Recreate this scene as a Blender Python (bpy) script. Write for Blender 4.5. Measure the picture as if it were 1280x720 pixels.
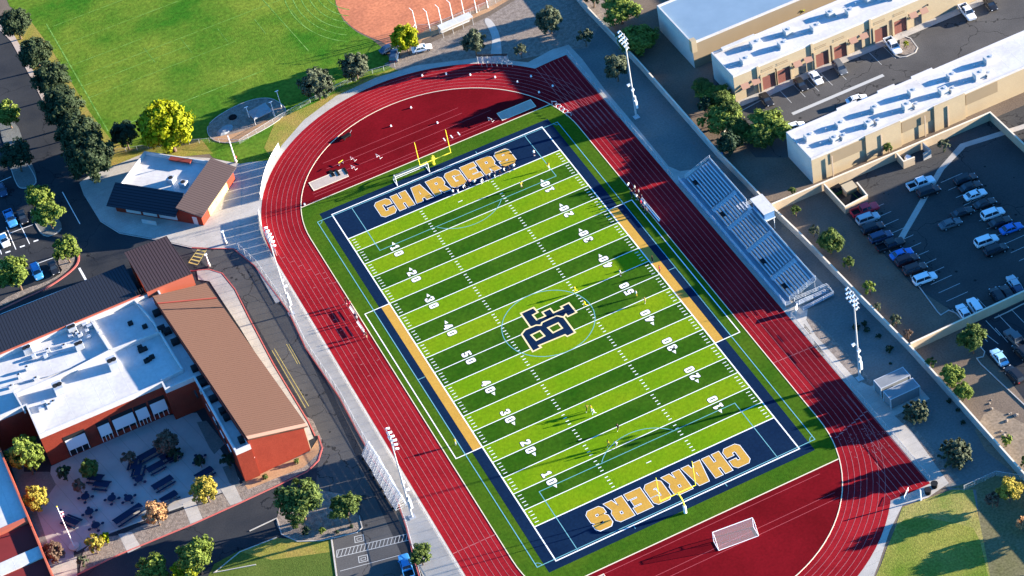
import bpy, bmesh, math, random
from mathutils import Vector, Matrix, noise
R_ = math.radians
random.seed(7)
SC = bpy.context.scene
COL = SC.collection
for o in list(bpy.data.objects): bpy.data.objects.remove(o)

# ------------------------------------------------------------------ camera (solved from the football field's known size, metres)
CAM = Vector((-98.08, -313.29, 312.36))
TILT, ROLL, AZ, FOC = 0.82812252, -0.21067083, -0.28674867, 2919.85
def rz(a): return Matrix.Rotation(a, 3, 'Z')
def rx(a): return Matrix.Rotation(a, 3, 'X')
CR = rz(AZ) @ rx(TILT) @ rz(ROLL)
def ray(px, py): return CR @ Vector(((px-640)/FOC, (360-py)/FOC, -1.0))
def P(px, py, h=0.0):
    """survey helper: where the sight line through a photo point meets height h"""
    d = ray(px, py); t = (h-CAM.z)/d.z
    return CAM + d*t
def P2(px, py, h=0.0):
    v = P(px, py, h); return (v.x, v.y)
def PL(pts, h=0.0): return [P2(x, y, h) for x, y in pts]
def Pw(px, py, A, B):
    """sight line meets the vertical plane through ground points A, B -> (distance along AB, height)"""
    A = Vector(A[:2]); B = Vector(B[:2]); d = ray(px, py)
    u = (B-A).normalized(); n = Vector((-u.y, u.x))
    t = (n.dot(A) - n.dot(CAM.xy))/n.dot(d.xy)
    q = CAM + d*t
    return (q.xy-A).dot(u), q.z

# ------------------------------------------------------------------ materials
TONE = dict(track=.74, dzone=.85, turf_light=.85, turf_dark=.85, turf_apron=.75, navy=.60, gold_turf=.8, grass=.74, grass_dark=.8, asphalt=.85, asphalt_old=.80,
    brick=.58, brick_trim=.8, brick_dark=.8, stucco_tan=.68, stucco_dark=.62, infield=.95, warning=.80, rib_brown=.62, rib_dark=.7, rib_shed=.7, rib_slate=.8, roof_blue=1, roof_white=.74, container=.40, container_roof=.42, sand=.72, pole_galv=.8,
    lit_mural=.8, block_wall=.85, table_blue=.35, bench=.72, banner=.75, dirt=.60, gravel=.85, roof_red=.8)
def mat(name, col, rough=0.85, col2=None, scale=0.4, amt=0.6, detail=6, fine=0.0, fscale=8.0, bump=0.0, bscale=10.0,
        metallic=0.0, spec=None, stripes=None, emit=None, speck=None, trans=0.0, crack=None):
    m = bpy.data.materials.get(name)
    if m: return m
    m = bpy.data.materials.new(name); m.use_nodes = True
    nt = m.node_tree; N = nt.nodes; L = nt.links
    b = N['Principled BSDF']
    b.inputs['Roughness'].default_value = rough
    b.inputs['Metallic'].default_value = metallic
    b.inputs['Specular IOR Level'].default_value = .5 if rough < .6 else .03
    if spec is not None: b.inputs['Specular IOR Level'].default_value = spec
    k_ = TONE.get(name, 1); col = tuple(x*k_ for x in col); col2 = tuple(x*k_ for x in col2) if col2 else None
    c = (*col, 1)
    tc = N.new('ShaderNodeTexCoord')
    src = None
    if col2 is not None:
        n1 = N.new('ShaderNodeTexNoise'); n1.inputs['Scale'].default_value = scale; n1.inputs['Detail'].default_value = detail
        n1.inputs['Roughness'].default_value = 0.62
        L.new(tc.outputs['Object'], n1.inputs['Vector'])
        r = N.new('ShaderNodeMapRange'); r.inputs['From Min'].default_value = 0.5-0.35*(1.05-amt) - .02; r.inputs['From Max'].default_value = 0.5+0.35*(1.05-amt)+.02
        L.new(n1.outputs['Fac'], r.inputs['Value'])
        mx = N.new('ShaderNodeMix'); mx.data_type = 'RGBA'
        mx.inputs[6].default_value = c; mx.inputs[7].default_value = (*col2, 1)
        L.new(r.outputs['Result'], mx.inputs['Factor']); src = mx.outputs[2]
    if fine > 0:
        n2 = N.new('ShaderNodeTexNoise'); n2.inputs['Scale'].default_value = fscale; n2.inputs['Detail'].default_value = 3
        L.new(tc.outputs['Object'], n2.inputs['Vector'])
        r2 = N.new('ShaderNodeMapRange'); r2.inputs['From Min'].default_value = .3; r2.inputs['From Max'].default_value = .7
        r2.inputs['To Min'].default_value = 1-fine; r2.inputs['To Max'].default_value = 1+fine
        L.new(n2.outputs['Fac'], r2.inputs['Value'])
        mm = N.new('ShaderNodeMix'); mm.data_type = 'RGBA'; mm.blend_type = 'MULTIPLY'; mm.inputs['Factor'].default_value = 1
        if src: L.new(src, mm.inputs[6])
        else: mm.inputs[6].default_value = c
        L.new(r2.outputs['Result'], mm.inputs[7]); src = mm.outputs[2]
    if stripes:   # (angle, spacing, width fraction, factor)
        ang, sp, wf, fac = stripes
        mp = N.new('ShaderNodeMapping'); mp.inputs['Rotation'].default_value = (0, 0, -ang); L.new(tc.outputs['Object'], mp.inputs['Vector'])
        sx = N.new('ShaderNodeSeparateXYZ'); L.new(mp.outputs['Vector'], sx.inputs['Vector'])
        a1 = N.new('ShaderNodeMath'); a1.operation = 'DIVIDE'; a1.inputs[1].default_value = sp; L.new(sx.outputs['X'], a1.inputs[0])
        a2 = N.new('ShaderNodeMath'); a2.operation = 'FRACT'; L.new(a1.outputs[0], a2.inputs[0])
        a3 = N.new('ShaderNodeMath'); a3.operation = 'LESS_THAN'; a3.inputs[1].default_value = wf; L.new(a2.outputs[0], a3.inputs[0])
        mm = N.new('ShaderNodeMix'); mm.data_type = 'RGBA'
        L.new(a3.outputs[0], mm.inputs['Factor'])
        if src: L.new(src, mm.inputs[6])
        else: mm.inputs[6].default_value = c
        mm.inputs[7].default_value = (*[min(1, x*fac) for x in col], 1); src = mm.outputs[2]
        bp = N.new('ShaderNodeBump'); bp.inputs['Strength'].default_value = .5; bp.inputs['Distance'].default_value = .06
        L.new(a3.outputs[0], bp.inputs['Height']); L.new(bp.outputs['Normal'], b.inputs['Normal'])
    if crack:     # (scale, width, factor): sealed cracks
        v = N.new('ShaderNodeTexVoronoi'); v.feature = 'DISTANCE_TO_EDGE'; v.inputs['Scale'].default_value = crack[0]
        nz = N.new('ShaderNodeTexNoise'); nz.inputs['Scale'].default_value = crack[0]*3; nz.inputs['Detail'].default_value = 4; L.new(tc.outputs['Object'], nz.inputs['Vector'])
        vm = N.new('ShaderNodeVectorMath'); vm.operation = 'MULTIPLY_ADD'; vm.inputs[1].default_value = (.5/crack[0],)*3; L.new(nz.outputs['Color'], vm.inputs[0]); L.new(tc.outputs['Object'], vm.inputs[2])
        L.new(vm.outputs[0], v.inputs['Vector'])
        a3 = N.new('ShaderNodeMath'); a3.operation = 'LESS_THAN'; a3.inputs[1].default_value = crack[1]*crack[0]; L.new(v.outputs['Distance'], a3.inputs[0])
        mm = N.new('ShaderNodeMix'); mm.data_type = 'RGBA'; L.new(a3.outputs[0], mm.inputs['Factor'])
        if src: L.new(src, mm.inputs[6])
        else: mm.inputs[6].default_value = c
        mm.inputs[7].default_value = (*[x*crack[2] for x in col], 1); src = mm.outputs[2]
    if speck:     # (scale, threshold, colour): scattered small stones or litter
        v = N.new('ShaderNodeTexVoronoi'); v.inputs['Scale'].default_value = speck[0]; L.new(tc.outputs['Object'], v.inputs['Vector'])
        a3 = N.new('ShaderNodeMath'); a3.operation = 'LESS_THAN'; a3.inputs[1].default_value = speck[1]; L.new(v.outputs['Distance'], a3.inputs[0])
        mm = N.new('ShaderNodeMix'); mm.data_type = 'RGBA'; L.new(a3.outputs[0], mm.inputs['Factor'])
        if src: L.new(src, mm.inputs[6])
        else: mm.inputs[6].default_value = c
        mm.inputs[7].default_value = (*speck[2], 1); src = mm.outputs[2]
    if src: L.new(src, b.inputs['Base Color'])
    else: b.inputs['Base Color'].default_value = c
    if bump > 0:
        n3 = N.new('ShaderNodeTexNoise'); n3.inputs['Scale'].default_value = bscale; n3.inputs['Detail'].default_value = 4
        L.new(tc.outputs['Object'], n3.inputs['Vector'])
        bp = N.new('ShaderNodeBump'); bp.inputs['Strength'].default_value = bump; bp.inputs['Distance'].default_value = .1
        L.new(n3.outputs['Fac'], bp.inputs['Height']); L.new(bp.outputs['Normal'], b.inputs['Normal'])
    return m
def leafmat(name, c1, c2, rough=.75):
    m = bpy.data.materials.new(name); m.use_nodes = True
    nt = m.node_tree; N = nt.nodes; L = nt.links; b = N['Principled BSDF']
    b.inputs['Roughness'].default_value = rough; b.inputs['Specular IOR Level'].default_value = .2
    g = N.new('ShaderNodeNewGeometry'); mx = N.new('ShaderNodeMix'); mx.data_type = 'RGBA'
    mx.inputs[6].default_value = (*c1, 1); mx.inputs[7].default_value = (*c2, 1)
    at = N.new('ShaderNodeAttribute'); at.attribute_name = 'leafrand'
    L.new(at.outputs['Fac'], mx.inputs['Factor']); L.new(mx.outputs[2], b.inputs['Base Color'])
    # light passes through leaves
    tr = N.new('ShaderNodeBsdfTranslucent'); L.new(mx.outputs[2], tr.inputs['Color'])
    ms = N.new('ShaderNodeMixShader'); ms.inputs[0].default_value = .22
    L.new(b.outputs[0], ms.inputs[1]); L.new(tr.outputs[0], ms.inputs[2]); L.new(ms.outputs[0], N['Material Output'].inputs['Surface'])
    return m

# ------------------------------------------------------------------ mesh builder
class MB:
    def __init__(s): s.v = []; s.f = []; s.mi = []
    def add(s, vs, fs, mi=0):
        n = len(s.v); s.v += [tuple(v) for v in vs]
        s.f += [tuple(n+i for i in f) for f in fs]; s.mi += [mi]*len(fs); return s
    def box(s, x0, y0, z0, x1, y1, z1, mi=0):
        vs = [(x0,y0,z0),(x1,y0,z0),(x1,y1,z0),(x0,y1,z0),(x0,y0,z1),(x1,y0,z1),(x1,y1,z1),(x0,y1,z1)]
        return s.add(vs, [(3,2,1,0),(4,5,6,7),(0,1,5,4),(1,2,6,5),(2,3,7,6),(3,0,4,7)], mi)
    def obox(s, c, u, lx, ly, z0, z1, mi=0):
        """box centred on c in plan, length lx along unit u"""
        u = Vector(u[:2]).normalized(); n = Vector((-u.y, u.x)); c = Vector(c[:2])
        p = [c-u*lx/2-n*ly/2, c+u*lx/2-n*ly/2, c+u*lx/2+n*ly/2, c-u*lx/2+n*ly/2]
        return s.prism([(q.x, q.y) for q in p], z0, z1, mi)
    def prism(s, poly, z0, z1, mi=0):
        a = sum(poly[i][0]*poly[(i+1) % len(poly)][1]-poly[(i+1) % len(poly)][0]*poly[i][1] for i in range(len(poly)))
        if a < 0: poly = poly[::-1]
        n = len(poly)
        vs = [(x, y, z0) for x, y in poly]+[(x, y, z1) for x, y in poly]
        fs = [tuple(range(n-1, -1, -1)), tuple(range(n, 2*n))]+[(i, (i+1) % n, n+(i+1) % n, n+i) for i in range(n)]
        return s.add(vs, fs, mi)
    def slab(s, pts, t, mi=0):
        """3-D polygon thickened downwards"""
        a = sum(pts[i][0]*pts[(i+1) % len(pts)][1]-pts[(i+1) % len(pts)][0]*pts[i][1] for i in range(len(pts)))
        if a < 0: pts = pts[::-1]
        n = len(pts)
        vs = [(p[0], p[1], p[2]-t) for p in pts]+[tuple(p) for p in pts]
        fs = [tuple(range(n-1, -1, -1)), tuple(range(n, 2*n))]+[(i, (i+1) % n, n+(i+1) % n, n+i) for i in range(n)]
        return s.add(vs, fs, mi)
    def sheet(s, poly, z=0, mi=0):
        a = sum(poly[i][0]*poly[(i+1) % len(poly)][1]-poly[(i+1) % len(poly)][0]*poly[i][1] for i in range(len(poly)))
        if a < 0: poly = poly[::-1]
        return s.add([(p[0], p[1], z) for p in poly], [tuple(range(len(poly)))], mi)
    def line(s, a, b, w, z=0, mi=0):
        a = Vector(a[:2]); b = Vector(b[:2]); u = (b-a).normalized(); n = Vector((-u.y, u.x))*w/2
        return s.sheet([a-n, b-n, b+n, a+n], z, mi)
    def path(s, pts, w, z0, z1=None, mi=0, closed=False):
        """mitred ribbon (or kerb when z1 given) along pts"""
        pts = [Vector(p[:2]) for p in pts]; n = len(pts); L = []; Rr = []
        for i, p in enumerate(pts):
            if closed: a = pts[i-1]; c = pts[(i+1) % n]
            else: a = pts[max(0, i-1)]; c = pts[min(n-1, i+1)]
            d1 = (p-a) if (p-a).length > 1e-6 else (c-p); d2 = (c-p) if (c-p).length > 1e-6 else (p-a)
            d1.normalize(); d2.normalize(); t = (d1+d2)
            if t.length < 1e-6: t = d1.copy()
            t.normalize(); nn = Vector((-t.y, t.x)); k = max(.4, nn.dot(Vector((-d1.y, d1.x))))
            L.append(p+nn*w/2/k); Rr.append(p-nn*w/2/k)
        m = n if closed else n-1
        if z1 is None:
            vs = [(q.x, q.y, z0) for q in L]+[(q.x, q.y, z0) for q in Rr]
            return s.add(vs, [(n+i, n+(i+1) % n, (i+1) % n, i) for i in range(m)], mi)
        vs = []
        for z in (z0, z1): vs += [(q.x, q.y, z) for q in L]+[(q.x, q.y, z) for q in Rr]
        fs = []
        for i in range(m):
            j = (i+1) % n
            fs += [(2*n+n+i, 2*n+n+j, 2*n+j, 2*n+i), (n+i, n+j, 3*n+j, 3*n+i), (j, i, 2*n+i, 2*n+j), (i, j, n+j, n+i)]
        if not closed:
            fs += [(0, n, 3*n, 2*n), (n-1, 2*n+n-1, 3*n+n-1, n+n-1)]
        return s.add(vs, fs, mi)
    def tube(s, a, b, r0, r1=None, seg=8, mi=0, cap=True):
        a = Vector(a); b = Vector(b); r1 = r0 if r1 is None else r1
        d = (b-a).normalized(); u = d.orthogonal().normalized(); w = d.cross(u)
        vs = []
        for c, r in ((a, r0), (b, r1)):
            for i in range(seg):
                t = 2*math.pi*i/seg; vs.append(c+u*math.cos(t)*r+w*math.sin(t)*r)
        fs = [(i, (i+1) % seg, seg+(i+1) % seg, seg+i) for i in range(seg)]
        if cap: fs += [tuple(range(seg-1, -1, -1)), tuple(range(seg, 2*seg))]
        return s.add(vs, fs, mi)
    def build(s, name, mats, parent=None, smooth=False, kind=None, label=None, bevel=0, shadow=True):
        me = bpy.data.meshes.new(name); me.from_pydata(s.v, [], s.f)
        if not isinstance(mats, (list, tuple)): mats = [mats]
        for m in mats: me.materials.append(m)
        if len(mats) > 1: me.polygons.foreach_set('material_index', s.mi)
        if smooth: me.polygons.foreach_set('use_smooth', [True]*len(me.polygons))
        if bevel:
            bm = bmesh.new(); bm.from_mesh(me)
            bmesh.ops.bevel(bm, geom=bm.edges[:], offset=bevel, segments=1, affect='EDGES', clamp_overlap=True)
            bm.to_mesh(me); bm.free()
        me.update()
        o = bpy.data.objects.new(name, me); COL.objects.link(o)
        if parent is not None: o.parent = parent
        if kind: o['kind'] = kind
        if label: o['label'] = label
        return o

def thing(name, label, cat, loc=(0, 0, 0), rot=0, group=None):
    o = bpy.data.objects.new(name, None); COL.objects.link(o)
    o.location = (loc[0], loc[1], loc[2] if len(loc) > 2 else 0); o.rotation_euler = (0, 0, rot); o.empty_display_size = .3
    o['label'] = label; o['category'] = cat
    if group: o['group'] = group
    return o
def tag(o, label, cat, group=None, kind=None):
    o['label'] = label; o['category'] = cat
    if group: o['group'] = group
    if kind: o['kind'] = kind
    return o
def copy_tree(o, parent=None):
    c = o.copy(); COL.objects.link(c); c.parent = parent
    for ch in list(o.children): copy_tree(ch, c)
    return c
def drop(o):
    for ch in list(o.children): drop(ch)
    bpy.data.objects.remove(o)
GLZ = {}
def sheet(name, poly, z, m, kind='structure', parent=None):
    return MB().sheet(poly, z).build(name, m, parent, kind=kind)
def smoothpoly(pts, n=3, closed=True):
    for _ in range(n):
        q = []; L = len(pts)
        rng = range(L) if closed else range(L-1)
        if not closed: q.append(pts[0])
        for i in rng:
            a = pts[i]; b = pts[(i+1) % L]
            q.append((a[0]*.75+b[0]*.25, a[1]*.75+b[1]*.25)); q.append((a[0]*.25+b[0]*.75, a[1]*.25+b[1]*.75))
        if not closed: q.append(pts[-1])
        pts = q
    return pts
# ================================================================== MATERIAL SET
M = {}
M['dirt'] = mat('dirt', (.20,.155,.12), .95, (.29,.225,.17), .12, .5, fine=.18, fscale=3, bump=.3, bscale=4)
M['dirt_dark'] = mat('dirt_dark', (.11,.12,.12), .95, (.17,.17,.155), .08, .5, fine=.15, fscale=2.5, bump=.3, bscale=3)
M['gravel'] = mat('gravel', (.30,.25,.21), .95, (.20,.165,.14), 1.2, .8, fine=.35, fscale=6, bump=.6, bscale=6)
M['asphalt'] = mat('asphalt', (.030,.034,.042), .9, (.052,.054,.058), .09, .65, fine=.15, fscale=4, crack=(.06,.07,.6))
M['asphalt_old'] = mat('asphalt_old', (.085,.082,.08), .9, (.125,.12,.115), .07, .65, fine=.15, fscale=4, crack=(.07,.08,.55), speck=(.30,.10,(.035,.035,.035)))
M['asphalt_lot'] = mat('asphalt_lot', (.050,.050,.050), .9, (.072,.070,.067), .09, .6, fine=.15, fscale=3, crack=(.05,.08,.6), speck=(.36,.10,(.022,.022,.022)))
M['concrete'] = mat('concrete', (.43,.40,.36), .9, (.33,.31,.28), .25, .6, fine=.1, fscale=5, stripes=(R_(90), 1.8, .03, .72))
M['conc_lines'] = mat('conc_lines', (.42,.39,.35), .9, (.34,.32,.29), .25, .5, stripes=(0, 1.8, .05, .55))
M['curb'] = mat('curb', (.46,.44,.41), .85, (.36,.34,.31), .5, .5)
M['curb_red'] = mat('curb_red', (.50,.10,.09), .8, (.42,.15,.13), .5, .5)
M['grass'] = mat('grass', (.045,.165,.012), .95, (.19,.26,.03), .05, .7, detail=9, fine=.28, fscale=1.2, bump=.5, bscale=3)
M['grass_dark'] = mat('grass_dark', (.075,.125,.022), .95, (.13,.165,.035), .10, .5, fine=.25, fscale=2.5, bump=.5, bscale=5)
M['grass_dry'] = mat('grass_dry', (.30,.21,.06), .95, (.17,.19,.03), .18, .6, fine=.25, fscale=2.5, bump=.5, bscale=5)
M['infield'] = mat('infield', (.56,.20,.10), .95, (.42,.15,.08), .12, .7, fine=.2, fscale=1.5)
M['warning'] = mat('warning', (.52,.31,.17), .95, (.40,.23,.13), .2, .5, fine=.15, fscale=3)
M['track'] = mat('track', (.38,.016,.024), .85, (.23,.007,.013), .05, .7, fine=.16, fscale=2)
M['dzone'] = mat('dzone', (.18,.005,.010), .85, (.12,.003,.006), .07, .65, fine=.14, fscale=2)
M['turf_light'] = mat('turf_light', (.125,.255,.004), .9, (.185,.28,.006), .07, .65, fine=.15, fscale=1.4, bump=.3, bscale=6)
M['turf_dark'] = mat('turf_dark', (.018,.080,.003), .9, (.045,.115,.006), .08, .65, fine=.2, fscale=1.2, bump=.3, bscale=6)
M['turf_apron'] = mat('turf_apron', (.038,.115,.006), .9, (.078,.145,.009), .13, .5, fine=.2, fscale=1.6, bump=.3, bscale=6)
M['navy'] = mat('navy', (.004,.020,.062), .85, (.008,.030,.080), .12, .5, fine=.15, fscale=2)
M['gold_turf'] = mat('gold_turf', (.60,.345,.065), .85, (.52,.29,.05), .3, .5, fine=.1, fscale=3)
M['white_paint'] = mat('white_paint', (.80,.80,.78), .8)
M['lane_paint'] = mat('lane_paint', (.46,.19,.19), .8, (.36,.10,.11), .8, .6)
M['runway_paint'] = mat('runway_paint', (.36,.07,.08), .8)
M['cyan_paint'] = mat('cyan_paint', (.15,.38,.42), .8)
M['cream_paint'] = mat('cream_paint', (.70,.60,.45), .8)
M['yellow_line'] = mat('yellow_line', (.45,.36,.12), .8)
M['faded_line'] = mat('faded_line', (.42,.42,.40), .85)
M['grass_line'] = mat('grass_line', (.19,.33,.08), .9, (.07,.19,.02), .8, .8)
M['sand'] = mat('sand', (.60,.50,.42), .95, (.52,.42,.35), .8, .5, fine=.1)
M['metal'] = mat('metal', (.62,.63,.65), .45, metallic=.7)
M['galv'] = mat('galv', (.52,.54,.56), .55, (.42,.44,.47), .8, .5, metallic=.4)
M['alum'] = mat('alum', (.66,.68,.70), .5, metallic=.25)
M['dark'] = mat('dark', (.02,.022,.025), .7)
M['rubber'] = mat('rubber', (.012,.012,.013), .9)
M['white'] = mat('white', (.78,.78,.77), .7)
M['yellow'] = mat('yellow', (.85,.66,.03), .5)
M['roof_white'] = mat('roof_white', (.72,.71,.70), .85, (.60,.58,.56), .22, .6, fine=.06, fscale=1.5, stripes=(0, 2.9, .03, .84))
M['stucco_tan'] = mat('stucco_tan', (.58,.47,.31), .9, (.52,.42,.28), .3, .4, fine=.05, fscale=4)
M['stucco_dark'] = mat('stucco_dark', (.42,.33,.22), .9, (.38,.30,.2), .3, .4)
M['brick'] = mat('brick', (.42,.075,.045), .85, (.33,.055,.035), .5, .4, fine=.12, fscale=5)
M['brick_trim'] = mat('brick_trim', (.50,.13,.08), .85)
M['brown_door'] = mat('brown_door', (.20,.085,.07), .7, stripes=(0, .3, .1, .6))
M['glass'] = mat('glass', (.02,.03,.045), .12, spec=.8)
M['block_wall'] = mat('block_wall', (.50,.40,.28), .9, (.42,.33,.23), .5, .5, fine=.08, fscale=5)

# ================================================================== GROUND
S = 'structure'
sheet('ground', [(-900,-900),(1100,-900),(1100,1300),(-900,1300)], 0, M['dirt'])
# ---- west streets and lots
sheet('street', PL([(-700,60),(-200,0),(0,36),(12,40),(22,52),(48,98),(75,150),(100,207),(120,230),(300,250),(345,310),(360,372),(405,470),(470,600),(560,760),(600,900),(-700,1100)]), .012, M['asphalt'])
sheet('service_road', PL([(236,308),(290,300),(312,312),(336,345),(352,372),(390,455),(440,560),(505,700),(560,820),(380,860),(330,720),(395,610),(400,545),(340,440),(300,370),(262,338)]), .017, M['asphalt_old'])
# ---- practice grass
sheet('practice_field', PL([(-40,-120),(12,8),(34,22),(60,62),(112,152),(140,190),(182,192),(250,178),(266,197),(302,207),(336,202),(352,176),(400,132),(452,100),(480,92),(494,84),(478,60),(466,50),(446,40),(430,27),(420,8),(414,-40),(420,-160)]), .012, M['grass'])
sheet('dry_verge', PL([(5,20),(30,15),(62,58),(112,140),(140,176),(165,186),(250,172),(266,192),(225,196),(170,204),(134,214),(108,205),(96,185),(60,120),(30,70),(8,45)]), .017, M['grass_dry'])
sheet('dry_strip', PL([(345,150),(395,128),(450,102),(492,85),(500,90),(470,104),(420,130),(372,166),(352,186),(338,196),(330,185)]), .019, M['grass_dry'])
sheet('sidewalk_north', PL([(0,22),(12,34),(28,62),(50,105),(70,148),(76,160),(66,152),(40,100),(14,52),(0,38)]), .05, M['sand'])
b = MB()
Z = .024
sl = [(58,30),(135,164)]
b.line(P2(58,30), P2(135,164), .30, Z)
b.line(P2(135,164), P2(330,88), .22, Z)
for (x, y, ex) in ((112,122,300),(97,97,420),(89,82,180),(77,57,300),(66,33,160),(103,108,240)):
    a = P2(x, y); d = Vector(P2(330,88))-Vector(P2(135,164)); d = d/195*(ex-x)
    b.line(a, (a[0]+d.x, a[1]+d.y), .14, Z)
b.line(P2(320,-10), P2(386,64), .20, Z)
for k in range(5):
    x0 = 180+k*46; b.line(P2(x0, 60-k*12), P2(x0+14, 78-k*12), .12, Z)
b.build('field_line', M['grass_line'], kind=S)
b = MB()   # mowing rings in the outfield
for k in range(6):
    pts = [P2(380+math.cos(t)*(34+k*9)*1.1+60, -18+math.sin(t)*(30+k*8)) for t in [R_(95+q*6) for q in range(15)]]
    b.path(pts, .22, Z)
b.build('mowing_ring', M['grass_line'], kind=S)
# ---- softball infield and warning strip
sheet('infield', smoothpoly(PL([(414,-60),(418,5),(432,28),(452,42),(480,53),(498,66),(520,48),(562,32),(620,8),(700,-60)]), 2), .016, M['infield'])
sheet('warning_path', PL([(522,62),(528,50),(560,37),(612,14),(660,-14),(700,-40),(690,-60),(600,10),(545,30),(518,46)]), .022, M['warning'])
sheet('dirt_lot', PL([(480,80),(520,62),(612,20),(660,-10),(735,-30),(760,10),(735,60),(712,62),(600,84),(560,80),(510,94)]), .014, M['gravel'])
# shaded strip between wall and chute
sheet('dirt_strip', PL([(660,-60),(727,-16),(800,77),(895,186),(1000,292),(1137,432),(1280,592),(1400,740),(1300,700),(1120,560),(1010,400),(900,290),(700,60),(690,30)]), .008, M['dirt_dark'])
# ---- curved path with footbridge
sheet('curved_path', smoothpoly(PL([(604,24),(612,22),(622,36),(626,50),(628,74),(612,74),(616,50),(612,38)]), 2), .03, M['curb'])

# ================================================================== TRACK
RI, RO, SY = 31.0, 39.55, 50.4
def arc(r, a0, a1, top, n=48):
    s = 1 if top else -1
    return [(r*math.cos(R_(a0+(a1-a0)*i/n)), s*(SY+r*math.sin(R_(a0+(a1-a0)*i/n)))) for i in range(n+1)]
def loop(r):
    return arc(r, 0, 180, True)+arc(r, 180, 0, False)
# concrete apron round the track, first the wide ring
def ring_poly(r): return loop(r)
walk = PL([(300,205),(310,203),(342,200),(352,182),(380,150),(420,120),(470,97),(520,82),(600,72),(660,78),(690,62),(711,56),(728,74),(756,112),(795,158),(836,208),(850,214),(866,212),(882,204),(1036,362),(1036,372),(1010,385),(1008,400),(1020,420),(1075,480),(1140,540),(1186,604),(1160,622),(1128,632),(1112,664),(1100,700),(1085,740),(1000,800),(700,900),(600,800),(545,760),(520,700),(508,660),(495,622),(472,585),(447,540),(425,498),(382,435),(361,390),(345,368),(330,350),(318,332),(296,314),(290,262),(292,230)])
sheet('track_walkway', walk, .022, M['concrete'])
tr = MB(); tr.sheet(loop(RO), .030)
trk = tr.build('running_track', M['track'], kind=S)
ch = MB()
ch.sheet([(20.0,60),(39.55,50.4),(39.55,74.3),(36.0,74.3),(25.5,73.6)], .031); ch.sheet([(20.0,-60),(25.5,-73.6),(36.,-74.3),(39.55,-74.3),(39.55,-50.4)], .031)
ch.build('sprint_chute', M['track'], trk)
dz = MB()
for t in (1, -1):
    a0 = math.degrees(math.asin((60.8-SY)/RI))
    dz.sheet(arc(RI, a0, 180-a0, t > 0), .040)
dz.build('d_zone', M['dzone'], trk)
ln = MB()
for k in range(1, 8):
    r = RI+k*1.067; ln.path(loop(r), .07, .046, closed=True)
for k in range(0, 8):
    x = RI+.9+k*1.067
    ln.line((x, 48), (x, 73.8), .085, .047)
    ys_ = SY+math.sqrt(max(0, (RO-2.6)**2-x*x)) if x < RO-2.6 else 48
    if ys_ < 73: ln.line((x, -ys_), (x, -73.8), .085, .047)
# stagger ticks, exchange-zone marks and hurdle marks
for k in range(8):
    for q in range(9):
        y = 40-q*3.7-k*1.0
        if k in (1, 4): ln.box(-RI-.15-k*1.067-.5, y-.05, .047, -RI-.15-k*1.067, y+.05, .0475)
    ln.line((RI+k*1.067+.1, -33.5-k*.05), (RI+(k+1)*1.067-.1, -33.5-k*.05), .12, .048)
    ln.line((-RI-k*1.067-.1, 35.0+k*2.2), (-RI-(k+1)*1.067+.1, 35.0+k*2.2), .10, .048)
    ln.line((-RI-k*1.067-.1, -43.5), (-RI-(k+1)*1.067+.1, -43.5), .12, .048)
    ln.line((RI+k*1.067+.1, -56.0+k*.35), (RI+(k+1)*1.067-.1, -56.0+k*.35), .20, .048)
rnd = random.Random(3)
for q in range(90):
    x = RI+.6+rnd.random()*7.6; y = -56.5-rnd.random()*6.5; ln.box(x-.07, y-.07, .048, x+.07, y+.07, .0485)
ln.build('lane_line', M['lane_paint'], trk)
cb = MB(); cb.path(loop(RI), .16, .030, .075, closed=True)
cb.build('inner_kerb', M['cream_paint'], trk)
rw = MB()
for y in (62.3, 63.3, 66.6, 69.4, 71.6): rw.line((-25.5 if y < 67 else -20, y), (17.6 if y < 67 else 12, y), .10, .046)
for y in (-62.0, -67.2, -68.6): rw.line((-24, y), (24.5, y), .10, .046)
rw.build('runway_line', M['runway_paint'], trk)
rb = MB()
for t in (1, -1): rb.line((-29.1, t*60.75), (29.1, t*60.75), .22, .062)
rb.build('zone_edge', M['cream_paint'], trk)
wt = MB()
for x, y in ((5.2,63.4),(6.9,63.4),(8.6,63.4)): wt.box(x-.12, y-.6, .047, x+.12, y+.6, .05)
wt.build('takeoff_mark', M['white_paint'], trk)
# sand pits
def pit(c, label):
    t = MB(); x0, y0, x1, y1 = c
    t.box(x0, y0, .04, x1, y1, .075)
    o = t.build('sand_pit', M['sand']); tag(o, label, 'sand pit', 'long jump pits beside the end zones')
    MB().path([(x0,y0),(x1,y0),(x1,y1),(x0,y1)], .16, .04, .10, closed=True).build('pit_edge', M['cream_paint'], o)
pit((-24.9,64.3,-16.9,67.3), 'pale sand pit near the left bend with dark mats lying on it')
pit((18.3,61.9,26.3,64.7), 'pale sand pit at the right end of the top red zone')
pit((-23.5,-64.9,-18.6,-62.0), 'pale sand pit cut by the bottom edge below the lower lettering')

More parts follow.
